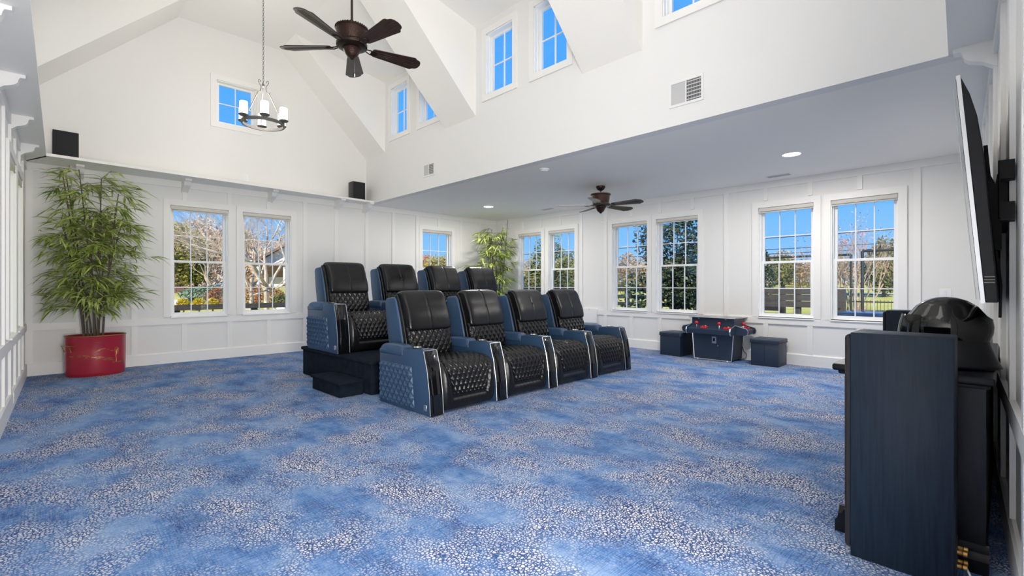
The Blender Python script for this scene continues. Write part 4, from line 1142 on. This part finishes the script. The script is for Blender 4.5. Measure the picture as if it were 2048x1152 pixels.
def leafy(name, label, loc, blobs, n, size, mt, trunk=(.1, 1.0), group=None, seed=1, bark='bark_dark', cat='tree', limbs=0, hollow=.55):
    rnd = random.Random(seed); r = thing(name, label, cat, loc, 0, group)
    t = MB().tube([(0, 0, -.15), (.03, .02, trunk[1] * .5), (0, .04, trunk[1])], [trunk[0], trunk[0] * .85, trunk[0] * .6], 7)
    for k in range(limbs):
        c, R = blobs[k % len(blobs)]
        t.tube([(0, .02, trunk[1] * .6), (c[0] * .5, c[1] * .5, trunk[1] * .4 + c[2] * .5), (c[0] + rnd.uniform(-.5, .5) * R[0], c[1] + rnd.uniform(-.5, .5) * R[1], c[2] + .3 * R[2])], [trunk[0] * .5, trunk[0] * .3, trunk[0] * .12], 5)
    t.obj('trunk', bark, r)
    leaf_cloud(rnd, blobs, n, size, hollow).obj('foliage', mt, r, smooth=False)['kind'] = 'stuff'
    return r
def bare(name, label, loc, stems, L, rad, depth, mt, seed, spread=.45, up=.2, split=(2, 3), leaves=None, lean=.35, group=None):
    rnd = random.Random(seed); r = thing(name, label, 'tree', loc, 0, group); tips = []
    for k in range(stems):
        a = 2 * PI * k / max(1, stems) + rnd.uniform(-.3, .3)
        d = Vector((math.cos(a) * lean, math.sin(a) * lean, 1)).normalized() if stems > 1 else Vector((0, 0, 1))
        m = MB(); branches(rnd, m, Vector((.06 * math.cos(a) * (stems > 1), .06 * math.sin(a) * (stems > 1), -.15)), d, L, rad, depth, tips, spread, up, split)
        m.obj('stem' if stems > 1 else 'trunk', mt, r)
    if leaves:
        m = MB()
        for _ in range(leaves[1]):
            p = rnd.choice(tips) + Vector((rnd.gauss(0, .12), rnd.gauss(0, .12), rnd.gauss(0, .12))); s = leaves[2]
            a = Vector((rnd.gauss(0, 1), rnd.gauss(0, 1), rnd.gauss(0, 1))).normalized(); b = a.orthogonal()
            m.add([p - a * s, p + b * s * .5, p + a * s, p - b * s * .5], [(0, 1, 2, 3)])
        m.obj('foliage', leaves[0], r, smooth=False)['kind'] = 'stuff'
    return r
def at(px, t):
    u = (px - 1024) / 952; c, s = math.cos(YAW), math.sin(YAW)
    x, y = (s + u * c) * t, (c - u * s) * t
    return (x, y, gz(x, y))
# broad-leaved evergreen right outside the middle side windows
leafy('magnolia', 'dense dark evergreen tree close outside the middle side windows', at(1352, 12.6),
      [((0, 0, 3.1), (.85, .85, 1.9)), ((.25, -.35, 2.0), (.7, .75, 1.0)), ((-.35, .95, 1.75), (.5, .6, .75)), ((-.1, .75, 3.4), (.45, .42, .8))], 5200, .075, 'magnolia_leaf', (.07, 2.2), seed=5, limbs=8, hollow=.2)
# multi-stem bare tree with reddish tips
bare('crape_myrtle', 'bare many-stemmed tree with reddish berries beyond the plank fence', at(1688, 15.5), 8, 1.35, .05, 5, 'bark_tan', 9, .26, .30, (2, 3), ('berry_leaf', 800, .030), .42)
leafy('cedar', 'bushy green cedar beyond the lawn at the right edge of the last window', at(1768, 34), [((0, 0, 2.0), (1.3, 1.3, 1.9)), ((0, 0, 3.4), (.7, .7, 1.0))], 2200, .12, 'cedar_leaf', (.12, 1.6), seed=3)
leafy('cedar', 'small dark cedar at the left edge of the plank-fence window', at(1526, 30), [((0, 0, 1.6), (.7, .7, 1.7)), ((0, 0, 2.7), (.4, .4, .9))], 1400, .11, 'magnolia_leaf', (.1, 1.2), seed=4)
leafy('cedar', 'tall pointed cedar seen left in the far window pair', at(1078, 31), [((0, 0, 1.3), (1.1, 1.1, 1.3)), ((0, 0, 2.5), (.7, .7, 1.0)), ((0, 0, 3.4), (.35, .35, .8))], 2200, .12, 'cedar_leaf', (.12, 1.6), seed=6)
leafy('cedar', 'tallest pointed cedar, right window of the far pair', at(1112, 29), [((0, 0, 1.4), (1.1, 1.1, 1.4)), ((0, 0, 2.7), (.75, .75, 1.1)), ((0, 0, 3.7), (.35, .35, .9))], 2400, .12, 'cedar_leaf', (.12, 1.6), seed=7)
leafy('cedar', 'rounder olive cedar at the right of the far window pair', at(1142, 31), [((0, 0, 1.4), (1.2, 1.2, 1.5)), ((0, 0, 2.6), (.7, .7, 1.0))], 2000, .12, 'cedar_leaf', (.12, 1.5), seed=8)
leafy('cedar', 'pale green cedar in the distant tree line by the goal frame', at(1565, 44), [((0, 0, 2.0), (1.1, 1.1, 1.5))], 1000, .13, 'cedar_leaf', (.12, 1.2), seed=10)
# distant tree line beyond the road
rnd0 = random.Random(31); protos = []
for k in range(4):
    t = leafy('scrub_tree', 'bare brown scrub tree in the distant tree line beyond the side windows', (0, 0, 0),
              [((0, 0, 1.7), (1.5, 1.5, 1.6)), ((.6, .3, 2.6), (.9, .9, 1.0)), ((-.6, -.4, .9), (1.1, 1.1, .9))], 1100, .13, 'brown_leaf', (.08, 1.8), 'distant scrub trees', 40 + k, 'bark_tan', limbs=9, hollow=.3)
    protos.append(t)
spots = []
px = 1030
while px < 1830:
    t_ = rnd0.uniform(50, 60); spots.append((px, t_)); px += rnd0.uniform(22, 30)
for k, (px, t_) in enumerate(spots):
    if k < 4: o = protos[k]; o.location = at(px, t_)
    else: o = dup(protos[k % 4], at(px, t_), rnd0.uniform(0, 6), protos[0]['label'])
    sc = rnd0.uniform(.75, 1.2); o.scale = (1.15, 1.15, sc)
# garden beyond the back windows
for k, (px, lab) in enumerate(((367, 'leftmost round yellow shrub behind the low rail fence'), (398, 'middle round yellow shrub of the three behind the rail fence'), (425, 'rightmost round yellow shrub of the three behind the rail fence'))):
    x, y, z = at(px, 19.5)
    leafy('shrub', lab, (x, y, .24), [((0, 0, .22), (.24, .24, .22))], 900, .035, 'yellow_leaf', (.03, .2), 'round yellow shrubs', 60 + k, cat='shrub', hollow=.6)
x, y, z = at(408, 24); leafy('juniper', 'spreading grey-green juniper behind the yellow shrubs', (x, y, z), [((0, 0, .35), (1.1, .8, .42)), ((.5, .2, .55), (.6, .5, .3))], 2600, .06, 'juniper_leaf', (.05, .4), None, 70, cat='shrub')
for k, (px, t_, lab) in enumerate(((436, 23, 'rust-brown bush at the right edge of the left back window'), (503, 24, 'rust-brown bush behind the left pale trunk'), (520, 26, 'rust-brown bush between the two pale trunks'), (548, 24, 'rust-brown bush in front of the white house'))):
    x, y, z = at(px, t_); leafy('shrub', lab, (x, y, z), [((0, 0, .4), (.55, .55, .5))], 900, .05, 'rust_leaf', (.04, .4), 'rust-brown bushes', 80 + k, cat='shrub')
x, y, z = at(560, 23); leafy('shrub', 'small dark green bush at the right edge of the second back window', (x, y, z), [((0, 0, .35), (.4, .4, .4))], 900, .05, 'cedar_leaf', (.04, .3), None, 90, cat='shrub')
r = thing('garden_wall', 'low brown garden wall on the lawn left of the juniper', 'wall', at(352, 27))
for q in range(3):
    for k in range(6): MB().rbox(-1.6 + .5 * k + .12 * (q % 2), -.12, -.1 + .16 * q, -1.12 + .5 * k + .12 * (q % 2), .12, .05 + .16 * q, .01, 1).obj('brick', 'brick_brown', r)
for k, (px, t_) in enumerate(((352, 22), (369, 23), (384, 21), (500, 22), (548, 21), (562, 22))):
    x, y, z = at(px, t_); b = MB(); b.sphere((0, 0, .1), .22, 8, 6, (1.3, .9, .8)); o = b.obj('boulder', 'stone_pale', None); o.location = (x, y, z); o.rotation_euler = (0, 0, k)
    tag(o, ['pale boulder at the left edge of the garden', 'pale boulder below the brown garden wall', 'pale boulder beside the middle yellow shrub', 'pale boulder by the left pale trunk', 'pale boulder before the white house', 'pale boulder at the right edge of the second back window'][k], 'rock', 'pale boulders in the garden')
bare('sycamore', 'left of two pale bare trees close outside the second back window', at(503, 17.5), 1, 2.0, .085, 6, 'bark_pale', 21, .50, .16, (3, 4))
bare('sycamore', 'right of two pale bare trees outside the second back window, thicker trunk', at(532, 17), 1, 2.2, .11, 6, 'bark_pale', 22, .48, .18, (3, 4))
leafy('olive_tree', 'yellow-green leafy tree at the left of the first back window', at(357, 29), [((0, 0, 2.6), (1.5, 1.5, 1.5)), ((-.6, .3, 1.6), (1.0, 1.0, .9)), ((.3, 0, .9), (1.2, 1, .7))], 3600, .10, 'olive_leaf', (.12, 1.8), seed=51, limbs=6)
leafy('olive_tree', 'smaller yellow-green tree right of the leafy tree, first back window', at(392, 31), [((0, 0, 2.2), (1.1, 1.1, 1.2)), ((0, 0, 1.0), (.9, .9, .7))], 2200, .10, 'olive_leaf', (.1, 1.6), seed=52, limbs=5)
bare('bare_tree', 'tan leaning bare tree in the first back window', at(428, 27), 3, 1.5, .07, 5, 'bark_tan', 23, .45, .16, (2, 4), ('pink_twig', 500, .05), .5)
gp = []
for k in range(3):
    gp.append(leafy('autumn_tree', 'pinkish brown autumn tree on the rise beyond the back windows', (0, 0, 0), [((0, 0, 3.0), (2.0, 2.0, 2.0)), ((.8, .4, 4.2), (1.2, 1.2, 1.2)), ((-.7, -.4, 1.6), (1.5, 1.5, 1.3)), ((.6, -.6, .6), (1.9, 1.5, .8))], 2200, .15, 'pink_twig', (.13, 2.6), 'autumn trees on the rise', 100 + k, 'bark_tan', limbs=12, hollow=.25))
px = 330; k = 0
while px < 930:
    t_ = rnd0.uniform(44, 50) + (16 if 490 < px < 690 else 0); p_ = at(px, t_)
    if k < 3: o = gp[k]; o.location = p_
    else: o = dup(gp[k % 3], p_, rnd0.uniform(0, 6), gp[0]['label'])
    sc = rnd0.uniform(.85, 1.15) * (1.2 if px < 600 else .66); o.scale = (1, 1, sc); px += rnd0.uniform(26, 36); k += 1
for k, (px, t_) in enumerate(((850, 34), (872, 32), (893, 36))):
    leafy('leafy_tree', ('orange-brown tree at the left of the single back window', 'yellow-green tree in the middle of the single back window', 'tan bare-topped tree at the right of the single back window')[k], at(px, t_), [((0, 0, 1.5), (1.0, 1.0, 1.4))], 1500, .1, ('rust_leaf', 'olive_leaf', 'brown_leaf')[k], (.09, 1.4), None, 120 + k, limbs=5, hollow=.3)
# white house
hx, hy, hz = at(566, 46)
r = thing('house', 'white gabled house with brown roof beyond the second back window', 'house', (hx, hy, hz - .2), -.25)
MB().box(-1.8, 0, 0, 7, 6, 2.2).obj('wall', 'shop_tan', r, smooth=False)
MB().prism([(-2.2, 2.2), (7.4, 2.2), (7.4, 2.45), (2.6, 5.6), (-2.2, 2.45)], 'y', .2, 5.8).obj('gable', 'house_white', r, smooth=False)
MB().prism([(-2.7, 2.25), (2.6, 5.7), (7.9, 2.25), (7.9, 2.5), (2.6, 5.95), (-2.7, 2.5)], 'y', -.5, 6.4).obj('roof', 'roof_brown', r, smooth=False)
MB().box(-2.6, -1.8, 2.1, 7.4, 0, 2.3).obj('porch_roof', 'roof_brown', r, smooth=False)
for k in range(5): MB().rbox(-2.3 + 2.2 * k, -1.7, 0, -2.1 + 2.2 * k, -1.5, 2.1, .02, 1).obj('porch_post', 'house_white', r)
MB().box(-1.2, -.05, .0, .2, .02, 1.1).obj('door', 'house_white', r, smooth=False)
for k in range(2):
    f = MB().box(1.2 + 2 * k, -.06, .7, 2.2 + 2 * k, .02, 1.8).obj('window', 'house_white', r, smooth=False)
    MB().box(1.3 + 2 * k, -.08, .8, 2.1 + 2 * k, -.05, 1.7).obj('pane', 'car_glass', f, smooth=False)

# parked car just outside the window by the television
cz = gz(10.4, 1)
r = thing('car', 'blue car parked close outside the window nearest the television', 'car', (10.5, 1.2, cz), 0)
prof = [(-2.3, .35), (-2.32, .75), (-2.1, .95), (-1.35, 1.02), (1.5, 1.02), (2.05, .90), (2.25, .70), (2.25, .35)]
MB().prism(prof, 'x', -.85, .85, bevel=.06, seg=3).obj('body', 'car_paint', r)
MB().prism([(-1.4, 1.0), (-.8, 1.46), (.95, 1.46), (1.55, 1.0)], 'x', -.78, .78, bevel=.07, seg=3).obj('glasshouse', 'car_glass', r)
MB().prism([(-.85, 1.45), (-.55, 1.525), (.80, 1.535), (1.02, 1.45)], 'x', -.70, .70, bevel=.025, seg=3).obj('roof', 'car_paint', r)
for x in (-.78, .78):
    for y in (-1.4, 1.4):
        M = Matrix.Translation((x, y, .33)) @ Matrix.Rotation(PI / 2, 4, 'Y')
        w = MB().lathe([(0, -.10), (.20, -.10), (.30, -.10), (.33, -.07), (.33, .07), (.30, .10), (.20, .10), (0, .10)], (0, 0, 0), 24, M=M).obj('wheel', 'dark_plastic', r)
        MB().lathe([(0, -.105), (.19, -.105), (.19, .105), (0, .105)], (0, 0, 0), 16, M=M).obj('hubcap', 'silver', w)
